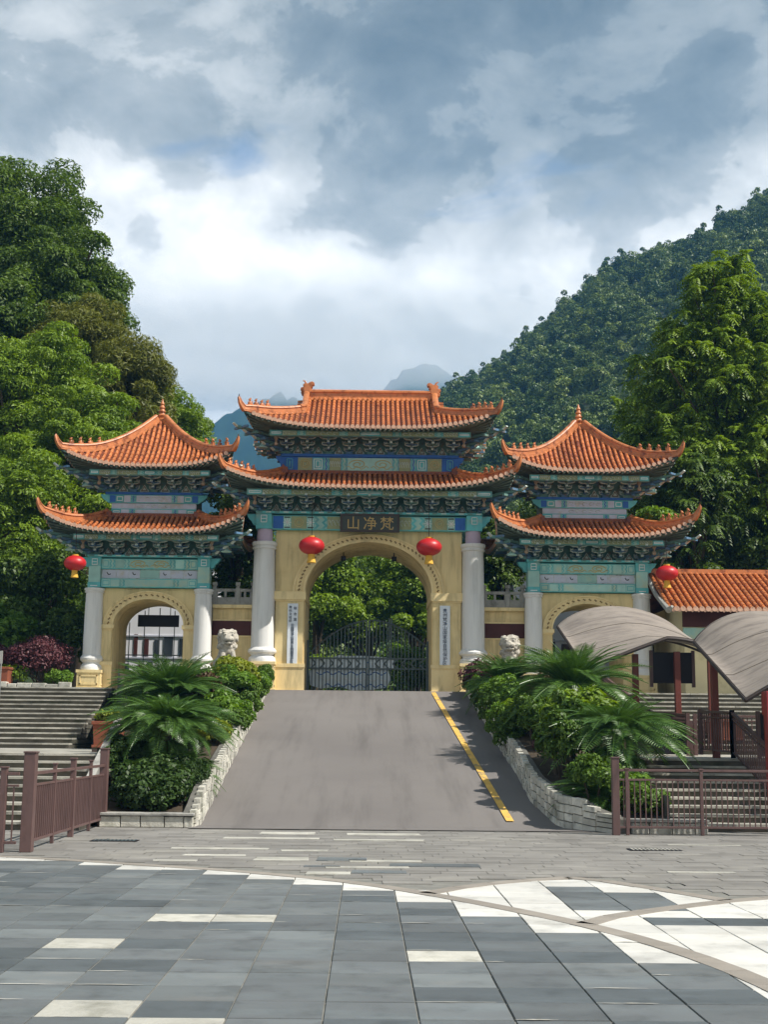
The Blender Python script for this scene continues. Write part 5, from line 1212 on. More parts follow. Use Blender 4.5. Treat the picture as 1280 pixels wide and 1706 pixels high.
def planter_box(x, y, z, w, label, seed, plant=True):
    t = thing('planter_box', label, 'planter box', (x, y, z), 'terracotta planter boxes')
    m = MB(); h = 0.62; a = w/2
    for sx in (-1, 1):
        for sy in (-1, 1):
            l = MB(); l.box(x+sx*a*0.8-0.06, x+sx*a*0.8+0.06, y+sy*a*0.8-0.06, y+sy*a*0.8+0.06, z, z+0.12); l.build('foot', M['frame'], t)
    b = [(x-a*0.9, y-a*0.9), (x+a*0.9, y-a*0.9), (x+a*0.9, y+a*0.9), (x-a*0.9, y+a*0.9)]; c = [(x-a, y-a), (x+a, y-a), (x+a, y+a), (x-a, y+a)]
    m.add([(p[0], p[1], z+0.12) for p in b]+[(p[0], p[1], z+h) for p in c], [(3, 2, 1, 0), (4, 5, 6, 7), (0, 1, 5, 4), (1, 2, 6, 5), (2, 3, 7, 6), (3, 0, 4, 7)]); m.build('box', M['terracotta'], t, bevel=0.01)
    r_ = MB(); r_.box(x-a-0.03, x+a+0.03, y-a-0.03, y+a+0.03, z+h-0.01, z+h+0.07); r_.box(x-a-0.01, x+a+0.01, y-a-0.01, y+a+0.01, z+0.10, z+0.16); r_.build('rim', M['terracotta'], t, bevel=0.01)
    if plant: S('potted_shrub', label.replace('terracotta box', 'shrub in terracotta box'), x, y, z+h+0.05, a*1.0, a*1.0, 0.13, 900, 0.09, M['L_yellow'], seed, stems=False)
planter_box(-5.85, 30.6, 1.305, 0.62, 'terracotta box on the left landing next to the cycad', 41)
planter_box(-12.25, 44.6, 3.19, 0.75, 'terracotta box at the top of the left steps', 42, False)
def pole():
    t = thing('handrail_pole', 'thin pale metal pole standing on the left steps', 'pole', (-11.4, 41.6, 2.5)); m = MB(); m.tube([(-11.4, 41.6, 2.4), (-11.4, 41.6, 4.25)], 0.022, 8); m.build('pole', M['metal'], t)
    m = MB(); m.box(-12.6, -11.37, 41.58, 41.62, 3.85, 4.24); m.build('panel', M['stone'], t)
pole()
# bushes on the terrace left of the tower
S('purple_ball_shrub', 'large clipped purple shrub left of the left tower', -11.2, 45.6, 3.5, 1.12, 1.0, 0.72, 9000, 0.10, M['L_purple'], 51, nblob=60, solid=0.9)
S('purple_ball_shrub', 'purple shrub at the left picture edge beside the clipped one', -13.0, 45.9, 3.6, 0.9, 0.9, 0.6, 4000, 0.10, M['L_purple'], 52, nblob=40, solid=0.9)
S('bright_shrub', 'low bright green shrub between purple shrub and left tower', -10.35, 45.0, 3.19, 0.62, 0.5, 0.32, 2600, 0.10, M['L_bright'], 53)
S('green_shrub', 'dark green shrub under the clipped purple shrub', -12.0, 45.1, 3.19, 0.7, 0.5, 0.42, 2000, 0.10, M['L_mid'], 54)
S('dark_shrub', 'dark shaded shrub behind the clipped purple shrub', -11.2, 49.0, 3.2, 1.5, 0.9, 1.6, 5200, 0.18, M['L_dark'], 56)
S('green_shrub', 'leafy sprays behind the purple shrub at the left edge', -13.6, 48.5, 3.2, 1.6, 1.4, 1.7, 5200, 0.20, M['L_bright'], 55, nblob=30)
def border():
    x = -13.2; g = random.Random(3); t = thing('garden_border', 'low rough stone border at the top of the left steps', 'border', (-11.5, 44.35, 3.19))
    while x < -10.0: w = g.uniform(0.25, 0.5); m = MB(); m.box(x+0.01, x+w-0.01, 44.2, 44.5, 3.17, 3.36+g.uniform(-0.05, 0.05)); m.build('border_stone', M['wallstone'], t, at=(x, 44.35, 3.19), bevel=0.02); x += w
border()
# ------------------------------------------------------------------ stone lions
def lion(x, y, z, face, label):
    t = thing('stone_lion', label, 'statue', (x, y, z), 'stone guardian lions')
    m = MB(); m.box(x-0.48, x+0.48, y-0.62, y+0.62, z, z+0.12); m.box(x-0.42, x+0.42, y-0.56, y+0.56, z+0.12, z+0.62); m.box(x-0.47, x+0.47, y-0.6, y+0.6, z+0.62, z+0.74); m.build('pedestal', M['lion'], t, bevel=0.02)
    bm = bmesh.new(); zz = 0.74
    def ball(cx, cy, cz, rx, ry, rz_, rot=None):
        mt = Matrix.Translation((cx, cy, cz+zz)) @ (rot or Matrix()) @ Matrix.Diagonal((rx, ry, rz_, 1)); bmesh.ops.create_icosphere(bm, subdivisions=3, radius=1, matrix=mt)
    ball(0, 0.22, 0.34, 0.31, 0.34, 0.34); ball(0, 0.02, 0.52, 0.28, 0.27, 0.42, Matrix.Rotation(R(14), 4, 'X')); ball(0, -0.12, 0.70, 0.25, 0.2, 0.26)
    ball(0, -0.16, 1.06, 0.27, 0.27, 0.27); ball(0, -0.40, 1.00, 0.17, 0.13, 0.10); ball(0, -0.38, 0.87, 0.14, 0.11, 0.05); ball(0, -0.44, 1.07, 0.07, 0.06, 0.05)
    for s_ in (-1, 1):
        ball(s_*0.17, -0.28, 0.30, 0.10, 0.11, 0.36); ball(s_*0.18, -0.38, 0.06, 0.12, 0.16, 0.07); ball(s_*0.28, 0.16, 0.20, 0.14, 0.30, 0.22); ball(s_*0.29, -0.10, 0.07, 0.12, 0.20, 0.08)
        ball(s_*0.12, -0.37, 1.14, 0.06, 0.05, 0.05); ball(s_*0.24, -0.10, 1.24, 0.06, 0.05, 0.09); ball(s_*0.13, -0.34, 1.22, 0.10, 0.06, 0.04)
    for k in range(34):      # curled mane
        a = rng.uniform(0.5, 2*math.pi-0.5)-math.pi/2; el = rng.uniform(-0.7, 1.2); r_ = 0.29
        cx, cy, cz = r_*math.cos(el)*math.cos(a), -0.10+r_*math.cos(el)*math.sin(a)*0.95, 1.03+r_*math.sin(el)
        if cy < -0.30: continue
        ball(cx, cy, cz, 0.075, 0.075, 0.075)
    for k in range(14):
        a = k/14*math.pi*2; ball(0.27*math.cos(a), -0.06+0.22*math.sin(a), 0.80-0.04*(k % 2), 0.075, 0.075, 0.08)
    me = bpy.data.meshes.new('lion_body'); bm.to_mesh(me); bm.free(); o = bpy.data.objects.new('tmp', me); COL.objects.link(o)
    md = o.modifiers.new('r', 'REMESH'); md.mode = 'VOXEL'; md.voxel_size = 0.022
    dg = bpy.context.evaluated_depsgraph_get(); me2 = bpy.data.meshes.new_from_object(o.evaluated_get(dg)); bpy.data.objects.remove(o)
    me2.name = 'body'; me2.materials.clear(); me2.materials.append(M['lion']); me2.polygons.foreach_set('use_smooth', [True]*len(me2.polygons))
    b = put('body', me2, t, (x, y, z), (0, 0, face))
    mo = MB(); mo.box(-0.11, 0.11, -0.475, -0.40, 0.905+zz, 0.935+zz)
    for s_ in (-1, 1): mo.lathe([(0.004, 0), (0.028, 0.02), (0.004, 0.04)], 8, (s_*0.115, -0.415, 1.125+zz))
    put('mouth_and_eyes', mo.mesh('mouth_and_eyes', M['stonedark']), b, (0, 0, 0)).location = (0, 0, 0)
lion(-4.52, 43.0, 3.02, R(14), 'pale stone guardian lion left of the ramp top')
lion(4.72, 43.4, 2.95, R(-6), 'pale stone guardian lion right of the ramp top')
# ------------------------------------------------------------------ behind the arches
def white_house(cx, y, w, label, seed):
    t = thing('white_house', label, 'house', (cx, y, GZ), 'white houses behind the towers'); g = random.Random(seed)
    m = MB(); m.box(cx-w/2, cx+w/2, y, y+6, GZ-0.4, 9.1); m.build('wall', M['whitewall'], t)
    m = MB(); m.prism([(y-0.2, 9.05), (y+3, 10.1), (y+6.2, 9.05), (y+6.2, 8.9), (y+3, 9.95), (y-0.2, 8.9)], cx-w/2-0.4, cx+w/2+0.4, axis='x'); m.build('roof', M['greyroof'], t)
    for r_ in range(2):
        x = cx-w/2+0.3
        while x < cx+w/2-0.4:
            ww = g.choice((0.16, 0.22, 0.4)); zz = 3.9+r_*1.15; q = MB(); q.box(x, x+ww, y-0.03, y+0.05, zz, zz+g.uniform(0.6, 0.95)); q.build('window', M['glassdark'] if g.random() < 0.75 else M['darkred'], t); x += ww+g.uniform(0.18, 0.45)
    for zz in (4.95, 5.9): q = MB(); q.box(cx-w/2, cx+w/2, y-0.05, y+0.02, zz, zz+0.06); q.build('string_course', M['palelilac'], t)
white_house(-9.3, 57.5, 4.8, 'white house with narrow dark windows seen through the left arch', 5)
white_house(9.6, 58.0, 6.0, 'white house seen through the right tower arch', 6)
def arch_fittings():
    cx = GX-7.66; t = thing('hanging_sign', 'black blank sign board hanging in the left arch', 'sign', (cx, 48.5, 5.6)); m = MB(); m.box(cx-0.78, cx+0.72, 48.45, 48.53, 5.60, 6.03); m.build('board', M['black'], t, bevel=0.01)
    m = MB(); m.tube([(cx-0.4, 48.49, 6.03), (cx-0.4, 48.49, 6.35)], 0.015, 5); m.tube([(cx+0.4, 48.49, 6.03), (cx+0.4, 48.49, 6.35)], 0.015, 5); m.build('hangers', M['iron'], t)
    t = thing('arch_grille', 'thin dark metal grille closing the left arch', 'gate', (cx, 48.6, GZ))
    for k in range(5): x = cx-1.1+k*0.55; m = MB(); m.bar((x, 48.6, GZ), (x, 48.6, 5.4+0.9*math.sqrt(max(0, 1-((x-cx)/1.2)**2))), 0.03, 0.03); m.build('bar', M['iron'], t)
    for z in (GZ+0.1, 4.55): m = MB(); m.box(cx-1.2, cx+1.2, 48.585, 48.615, z, z+0.04); m.build('rail', M['iron'], t)
    # a pair of carved lamps on the soffit front of the main arch
    for s_ in (-1, 1):
        t = thing('floodlight', f'small black floodlight on the {"left" if s_ < 0 else "right"} of the main arch vault', 'lamp', (GX+s_*0.92, 47.6, 8.1)); m = MB(); m.box(GX+s_*0.92-0.09, GX+s_*0.92+0.09, 47.5, 47.62, 8.0, 8.16); m.tube([(GX+s_*0.92, 47.6, 8.1), (GX+s_*0.92, 47.6, 8.36)], 0.02, 6); m.build('housing', M['black'], t)
arch_fittings()
def grey_house():
    cx, y = 5.7, 58; t = thing('grey_roof_house', 'small grey tiled roof behind the right balustrade', 'house', (cx, y, GZ)); m = MB(); m.box(cx-2.2, cx+1.7, y, y+4, GZ-0.4, 7.2); m.build('wall', M['stone'], t)
    m = MB(); m.prism([(y-0.8, 7.0), (y+2, 9.0), (y+4.8, 7.0), (y+4.8, 6.85), (y+2, 8.85), (y-0.8, 6.85)], cx-2.5, cx+2.0, axis='x'); ro = m.build('roof', M['greyroof'], t)
    for k in range(22): x = cx-2.4+k*0.2; q = MB(); q.tube([(x, y-0.82, 7.02), (x, y+2, 9.03)], 0.055, 6); q.build('tile_row', M['greyroof'], ro)
    for s_ in (-2.5, 2.0): q = MB(); q.tube([(cx+s_, y-0.9, 7.15), (cx+s_, y+2, 9.15), (cx+s_, y+2.1, 9.35)], [0.1, 0.12, 0.05], 6); q.build('verge', M['stone'], ro)
grey_house()
def orange_house():
    t = thing('tiled_house', 'cream building with orange ribbed tile roof at the right', 'house', (14.0, 44.5, GZ)); y0, y1, z0, z1 = 43.4, 46.6, 5.95, 7.55; x0, x1 = 9.95, 19.0
    m = MB(); m.box(x0+0.75, x1-0.4, 44.3, 49.0, GZ-0.2, 6.3); m.build('wall', M['cream_wall'], t)
    m = MB(); m.box(x0+0.7, x1-0.4, 44.24, 44.32, 5.45, 6.05); m.build('fascia', M['darkred'], t)
    m = MB(); m.box(x0+0.72, x1-0.4, 44.26, 44.34, 5.05, 5.42); m.build('frieze', M['aqua'], t)
    m = MB(); m.add([(x0, y1, z1), (x1, y1, z1), (x1, y0, z0), (x0, y0, z0), (x1, 49.8, z0), (x0, 49.8, z0)], [(0, 3, 2, 1), (0, 1, 4, 5)]); m.add([(x0, y0, z0-0.06), (x1, y0, z0-0.06), (x1, y1, z1-0.1), (x0, y1, z1-0.1)], [(0, 1, 2, 3)], 1); ro = m.build('roof', [M['pan'], M['soffit']], t)
    n = int((x1-x0)/0.21)
    for k in range(n):
        x = x0+0.1+k*0.21; q = MB(); pts = [Vector((x, y1+(y0-y1)*f, z1+(z0-z1)*f+0.01)) for f in np.linspace(0, 1, 8)]; fl, sd = tile_row(q, pts, 0.075); drip(q, pts[-1]+sd*0.105, fl, sd, 0.075); q.build('tile_row', [M['tile'], M['drip']], ro, smooth=40)
    q = MB(); q.box(x0-0.05, x1, y1-0.14, y1+0.14, z1-0.02, z1+0.14); q.build('ridge', M['ridge'], ro)
    q = MB(); q.tube([(x0-0.02, y1, z1), (x0+0.0, 45.0, z1-0.95), (x0+0.05, y0, z0-0.02), (x0+0.12, y0-0.2, z0+0.08)], [0.09, 0.09, 0.11, 0.05], 8); q.build('verge', M['stone'], ro)
    for (a, b, c, d) in ((12.0, 13.3, 3.95, 4.75), (15.0, 16.3, 3.95, 4.75)):
        w = MB(); w.box(a, b, 44.27, 44.36, c, d); wo = w.build('window', M['darkred'], t); g_ = MB(); g_.box(a+0.08, b-0.08, 44.25, 44.30, c+0.08, d-0.08); g_.build('pane', M['glassdark'], wo)
orange_house()
# ------------------------------------------------------------------ canopies over the right steps
def canopy(A, B, cA, cB, eA, eB, label, posts):
    """fabric vault: left edge A(far)-B(near), crown cA-cB, right edge eA-eB"""
    t = thing('fabric_canopy', label, 'canopy', tuple(B), 'fabric canopies over the right steps'); A, B, cA, cB, eA, eB = map(Vector, (A, B, cA, cB, eA, eB)); rows = []; nU, nV = 22, 14
    def arc(a, c, e, f, s):
        if f < 0.5: u = f*2; h = math.sin(u*math.pi/2); h += (0.9*u+0.1*h-h)*s**0.7; w = 1-math.cos(u*math.pi/2); w = 0.55*u+0.45*w; w += (u-w)*s; return Vector((a.x+(c.x-a.x)*w, a.y+(c.y-a.y)*w, a.z+(c.z-a.z)*h))
        u = (f-0.5)*2; h = math.cos(u*math.pi/2); w = 0.55*u+0.45*math.sin(u*math.pi/2); return Vector((c.x+(e.x-c.x)*w, c.y+(e.y-c.y)*w, e.z+(c.z-e.z)*h))
    for j in range(nV+1):
        s = j/nV; a, c, e = A.lerp(B, s), cA.lerp(cB, s), eA.lerp(eB, s); sag = 0.36*math.sin(math.pi*s)+0.03*math.sin(s*17)
        rows.append([arc(a, c, e, i/nU, s)-Vector((0, 0, sag*math.sin(math.pi*i/nU)**0.5)) for i in range(nU+1)])
    m = MB(); m.grid(rows, 0); up = len(m.v); m.grid([[p-Vector((0, 0, 0.03)) for p in r_] for r_ in rows], 0, flip=True)
    m.build('membrane', M['fabric'], t, smooth=60)
    for P in (rows[0], rows[-1], [r_[0] for r_ in rows], [r_[-1] for r_ in rows]):
        q = MB(); q.tube([p-Vector((0, 0, 0.06)) for p in P], 0.05, 6); q.build('edge_tube', M['frame'], t, smooth=50)
    for j in (4, 9): q = MB(); q.tube([p+Vector((0, 0, 0.004)) for p in rows[j]], 0.012, 5); q.build('seam', M['frame2'], t, smooth=50)
    for j in (nV//2,): q = MB(); q.tube([p-Vector((0, 0, 0.09)) for p in rows[j]], 0.035, 6); q.build('arch_tube', M['frame'], t, smooth=50)
    for (x, y, z0, z1) in posts: q = MB(); q.box(x-0.075, x+0.075, y-0.075, y+0.075, z0, z1); q.build('post', M['redpost'], t, bevel=0.008)
canopy((5.55, 38.2, 4.95), (5.65, 33.9, 3.50), (7.15, 38.2, 5.52), (7.75, 33.9, 4.30), (9.2, 38.2, 4.75), (9.7, 33.9, 3.5), 'upper grey fabric canopy in front of the right tower arch', [(6.0, 37.9, 1.3, 4.9), (9.9, 38.0, 1.3, 4.75), (7.05, 34.6, 1.3, 3.9), (10.3, 34.2, 1.3, 3.6), (8.05, 34.2, 1.3, 3.95)])
canopy((7.72, 31.0, 4.02), (7.72, 26.9, 2.56), (9.15, 31.0, 4.72), (9.9, 26.4, 3.75), (13.2, 31.0, 3.8), (13.6, 24.2, 2.9), 'lower grey fabric canopy at the right picture edge', [(7.95, 30.2, 1.3, 3.55), (13.0, 30.6, 1.3, 3.8), (8.6, 28.4, 0.9, 2.95), (13.3, 25.0, 0.0, 2.95)])  # unseen right and near corners stretched out to shade the lower steps
def stair_rail(P, label, zb):
    t = thing('stair_railing', label, 'railing', P[0], 'dark stair railings'); P = [Vector(p) for p in P]
    for dz, w in ((0, 0.07), (-0.12, 0.04), (-0.85, 0.04)):
        for a, b in zip(P, P[1:]): m = MB(); m.bar(a+Vector((0, 0, dz)), b+Vector((0, 0, dz)), w, w*0.8); m.build('rail', M['fence'], t)
    for a, b in zip(P, P[1:]):
        n = max(2, int((b-a).length/0.11))
        for k in range(n+1):
            p = a.lerp(b, k/n); m = MB(); big = k in (0, n); w = 0.045 if big else 0.012
            m.box(p.x-w, p.x+w, p.y-w, p.y+w, p.z-(0.98 if big else 0.85), p.z+(0.05 if big else 0)); m.build('post' if big else 'baluster', M['fence'], t)
stair_rail([(7.45, 41.5, 3.65), (7.9, 36.8, 2.45), (7.9, 32.6, 2.30)], 'dark railing beside the steps under the upper canopy', 0)
stair_rail([(7.7, 30.6, 2.35), (8.0, 29.0, 2.3), (8.25, 25.6, 1.05)], 'dark railing beside the steps under the lower canopy', 0)
stair_rail([(8.3, 33.5, 2.3), (12.5, 33.5, 2.3)], 'dark railing across the right landing', 0)
planter_box(10.4, 38.6, 1.6, 0.9, 'terracotta box on the right under the canopy', 43, False)
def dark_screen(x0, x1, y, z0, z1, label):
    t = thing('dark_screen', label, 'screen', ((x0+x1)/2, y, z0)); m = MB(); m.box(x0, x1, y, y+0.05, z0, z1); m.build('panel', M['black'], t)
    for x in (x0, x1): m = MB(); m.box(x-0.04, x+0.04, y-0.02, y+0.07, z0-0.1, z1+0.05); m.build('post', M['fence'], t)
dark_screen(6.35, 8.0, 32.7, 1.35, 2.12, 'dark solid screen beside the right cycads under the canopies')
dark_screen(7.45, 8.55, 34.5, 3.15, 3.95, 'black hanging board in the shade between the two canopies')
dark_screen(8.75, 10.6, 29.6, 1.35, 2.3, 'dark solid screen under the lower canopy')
def red_kiosk():
    t = thing('red_pillar', 'tall red pillar with red board at the right picture edge', 'pillar', (7.62, 25.0, 0)); m = MB(); m.box(7.53, 7.75, 24.9, 25.1, 0, 2.62); m.build('post', M['brightred'], t, bevel=0.01)
    m = MB(); m.box(7.56, 10.5, 25.2, 25.3, 2.18, 2.62); m.build('board', M['brightred'], t)
    m = MB(); m.box(10.3, 10.5, 25.9, 26.12, 0, 2.6); m.build('post', M['brightred'], t)
red_kiosk()
# ------------------------------------------------------------------ trees
G_L, G_R, G_B = 'trees on the left slope', 'trees on the right', 'trees behind the gate'
def tz(x, y): return float(terrain(np.array(float(x)), np.array(float(y))))
def T(label, x, y, top, rx, rz_, nb, br, per, leaf, m, seed, group, name='broadleaf_tree', **k):
    z = tz(x, y) if y > 49.9 else GZ; return tree(name, label, x, y, z, top-z, rx, rz_, nb, br, per, leaf, M[m], seed, group, **k)
T('tall dark green tree at the top left picture edge', -20.6, 73, 35.0, 5.4, 6.5, 136, 1.04, 447, 0.253, 'L_dark', 201, G_L, asp=0.42)
T('dark green tree below the tallest left tree, its crown against the sky', -16.6, 69, 29.3, 3.9, 5.0, 108, 0.85, 427, 0.238, 'L_dark', 202, G_L, asp=0.42)
T('olive bamboo clump on the left slope behind the left tower finial', -12.0, 64, 22.2, 2.5, 4.1, 85, 0.74, 466, 0.268, 'L_olive', 203, G_L, 'bamboo_clump', asp=0.20, droop=0.9)
T('olive green bamboo higher up the left slope', -14.8, 65, 24.2, 2.6, 3.4, 74, 0.74, 447, 0.268, 'L_olive', 204, G_L, 'bamboo_clump', asp=0.20, droop=0.9)
T('light green tree at the left edge with layered leafy sprays', -16.0, 59, 20.8, 4.2, 4.8, 153, 0.78, 447, 0.193, 'L_mid', 205, G_L, asp=0.36, droop=0.6, flat=0.55)
T('light green tree directly left of the left tower roof', -12.1, 56.5, 17.3, 3.4, 4.5, 142, 0.67, 447, 0.179, 'L_mid', 206, G_L, asp=0.36, droop=0.6, flat=0.55)
T('mid green tree behind the left tower roof', -10.3, 67, 20.5, 2.4, 4.2, 95, 0.67, 408, 0.201, 'L_mid', 207, G_L, asp=0.3, droop=0.7)
T('leafy green tree at the left edge beside the left tower eaves', -14.8, 53.5, 14.2, 3.4, 4.2, 136, 0.67, 427, 0.171, 'L_mid', 208, G_L, asp=0.4, flat=0.6)
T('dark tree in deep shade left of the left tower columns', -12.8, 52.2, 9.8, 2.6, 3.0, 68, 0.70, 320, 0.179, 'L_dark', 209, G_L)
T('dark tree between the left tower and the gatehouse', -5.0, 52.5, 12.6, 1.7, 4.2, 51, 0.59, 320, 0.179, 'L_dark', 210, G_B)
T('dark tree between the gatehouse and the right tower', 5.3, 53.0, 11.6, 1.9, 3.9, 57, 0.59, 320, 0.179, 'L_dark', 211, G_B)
T('leafy tree behind the left half of the big arch', -2.6, 68, 12.4, 3.0, 4.0, 78, 0.74, 349, 0.208, 'L_mid', 212, G_B)
T('leafy tree behind the right half of the big arch', 2.6, 70, 12.8, 3.2, 4.3, 78, 0.74, 349, 0.208, 'L_mid', 213, G_B)
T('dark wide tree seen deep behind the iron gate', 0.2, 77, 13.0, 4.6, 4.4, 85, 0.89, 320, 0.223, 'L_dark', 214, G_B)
S('bright_shrub', 'bright sunlit shrub behind the right leaf of the iron gate', 1.75, 62.5, 3.2, 1.3, 1.0, 1.6, 6500, 0.17, M['L_bright'], 215, nblob=40)
S('dark_shrub', 'dark shrub low behind the right leaf of the iron gate', 2.0, 52.0, 3.2, 0.8, 0.7, 0.75, 2600, 0.14, M['L_dark'], 216)
S('dark_shrub', 'dark green shrub behind the left leaf of the iron gate', -2.2, 63.5, 3.2, 1.3, 1.0, 1.2, 3600, 0.17, M['L_mid'], 217)
S('bright_shrub', 'leafy shrub beside the red lantern left of the left tower', -9.95, 49.2, 5.6, 0.75, 0.6, 0.75, 2200, 0.17, M['L_mid'], 218)
S('green_shrub', 'light green shrub behind the left balustrade', -4.7, 51.5, 5.2, 0.9, 0.8, 1.35, 3600, 0.16, M['L_mid'], 219)
S('green_shrub', 'light green shrub behind the right balustrade beside the grey roof', 4.35, 51.5, 5.6, 0.6, 0.6, 1.3, 2400, 0.16, M['L_bright'], 220)
S('bright_shrub', 'bright green bush right of the right tower eaves', 11.1, 50.5, 8.0, 1.45, 1.1, 1.35, 5200, 0.22, M['L_bright'], 221, nblob=36)
S('bright_shrub', 'leafy bush above the left tower skirt roof', -9.9, 50.0, 8.6, 0.9, 0.7, 0.75, 2200, 0.19, M['L_mid'], 222)
S('green_shrub', 'small leafy bush between left tower roof and gatehouse roof', -4.55, 50.6, 8.5, 0.6, 0.6, 0.6, 1500, 0.17, M['L_bright'], 223)
def pinnate_tree(label, x, y, z, h, rx, ry, rz_, ncl, m, seed, group, ll=0.58, lobes=None):
    """tree whose twigs end in whorls of drooping compound leaves"""
    g = np.random.default_rng(seed); t = thing('pinnate_tree', label, 'tree', (x, y, z), group); c = (x, y, z+h-rz_)
    C = clump_centers(g, ncl, c, rx, ry, rz_, 0.30); C += g.normal(size=C.shape)*0.35; ctr = np.tile(np.array(c, float), (len(C), 1))
    if lobes:
        C = np.concatenate([clump_centers(g, n_, (lx, ly, lz), lr, lr, lr*1.05, 0.45) for lx, ly, lz, lr, n_ in lobes]); C += g.normal(size=C.shape)*0.45; ncl = len(C)
        ctr = np.concatenate([np.tile(np.array((lx, ly, lz), float), (n_, 1)) for lx, ly, lz, lr, n_ in lobes])
    nl, n = 8, 6; od = np.repeat(unit(C-ctr), nl, 0); P0 = np.repeat(C, nl, 0); k = len(P0)
    a = g.random(k)*2*math.pi; d = unit(np.stack([np.cos(a), np.sin(a), g.uniform(-0.9, 1.0, k)], 1)+od*0.5); L_ = (ll*(0.7+0.5*g.random(k)))[:, None]
    dn = np.array([0, 0, 1.0]); PP, NN, AA, SS = [], [], [], []
    for j in range(n):
        s = (j+1)/n; pos = P0+d*L_*s-dn*0.55*L_*s*s; tg = unit(d-dn*1.1*s); sd = unit(np.cross(tg, dn)); up = np.cross(sd, tg)
        for s_ in (-1, 1): PP.append(pos+sd*s_*0.09); NN.append(up+sd*s_*0.25); AA.append(sd*s_+tg*0.55-dn*0.35); SS.append(np.full(k, 0.23*(1-0.45*abs(s-0.5))))
    s = np.concatenate(SS); V = leaf_quads(np.concatenate(PP), unit(np.concatenate(NN)), np.concatenate(AA), s, s*0.38)-np.array((x, y, z)); put('crown', quads_mesh('crown', V, m), t, (x, y, z))
    trunk_mesh((x, y, z-0.5), (x, y, z+h-rz_*0.7), 0.28, 0.12, [tuple(C[i]) for i in g.choice(ncl, min(22, ncl), False)], g).build('trunk', M['bark'], t, smooth=60)
pinnate_tree('tall bright tree with drooping compound leaves at the right picture edge', 15.9, 56, tz(15.9, 56), 22.6-tz(15.9, 56), 4.1, 3.6, 6.4, 430, M['L_mid'], 301, G_R, lobes=[(15.6, 56, 21.0, 1.6, 117), (14.2, 56.3, 18.9, 1.5, 101), (17.6, 56, 19.2, 2.0, 156), (12.9, 56, 17.2, 1.4, 85), (15.6, 55.2, 16.8, 2.1, 179), (13.2, 55.6, 14.2, 1.7, 117), (17.9, 55.5, 15.0, 2.2, 163), (15.0, 55, 12.6, 2.1, 148), (12.9, 55.5, 11.3, 1.4, 78), (17.2, 55, 10.9, 1.9, 117)])
pinnate_tree('smaller compound leaved tree left of the tall one, behind the orange roof', 12.9, 58.5, tz(12.9, 58.5), 17.6-tz(12.9, 58.5), 2.3, 2.4, 4.4, 380, M['L_mid'], 302, G_R)
T('dark tree behind the orange tiled roof', 12.6, 54, 11.0, 2.6, 3.2, 74, 0.67, 330, 0.179, 'L_dark', 303, G_R)
T('dark green tree behind the tiled roof at the right edge', 17.0, 54.5, 12.2, 3.0, 3.6, 81, 0.74, 330, 0.193, 'L_dark', 304, G_R)
T('shaded tree directly behind the right tower roof', 9.6, 63, 14.2, 3.0, 4.2, 74, 0.81, 330, 0.208, 'L_dark', 305, G_R)
T('large dark tree filling the gap behind the tall right tree', 18.0, 64, 19.0, 4.2, 5.0, 102, 0.96, 330, 0.223, 'L_dark', 306, G_R)
T('dark green tree filling the left slope between bamboo and tall tree', -19.0, 66, 26.0, 3.6, 4.4, 108, 0.81, 408, 0.223, 'L_dark', 307, G_L, asp=0.42)
pinnate_tree('lower compound leaved tree above the orange roof at the right edge', 17.2, 54.0, tz(17.2, 54), 15.5-tz(17.2, 54), 2.8, 2.2, 3.4, 330, M['L_mid'], 309, G_R)
pinnate_tree('compound leaved tree in shade between right tower and tall right tree', 13.4, 53.0, tz(13.4, 53), 14.0-tz(13.4, 53), 1.9, 1.6, 3.0, 230, M['L_dark'], 310, G_R)
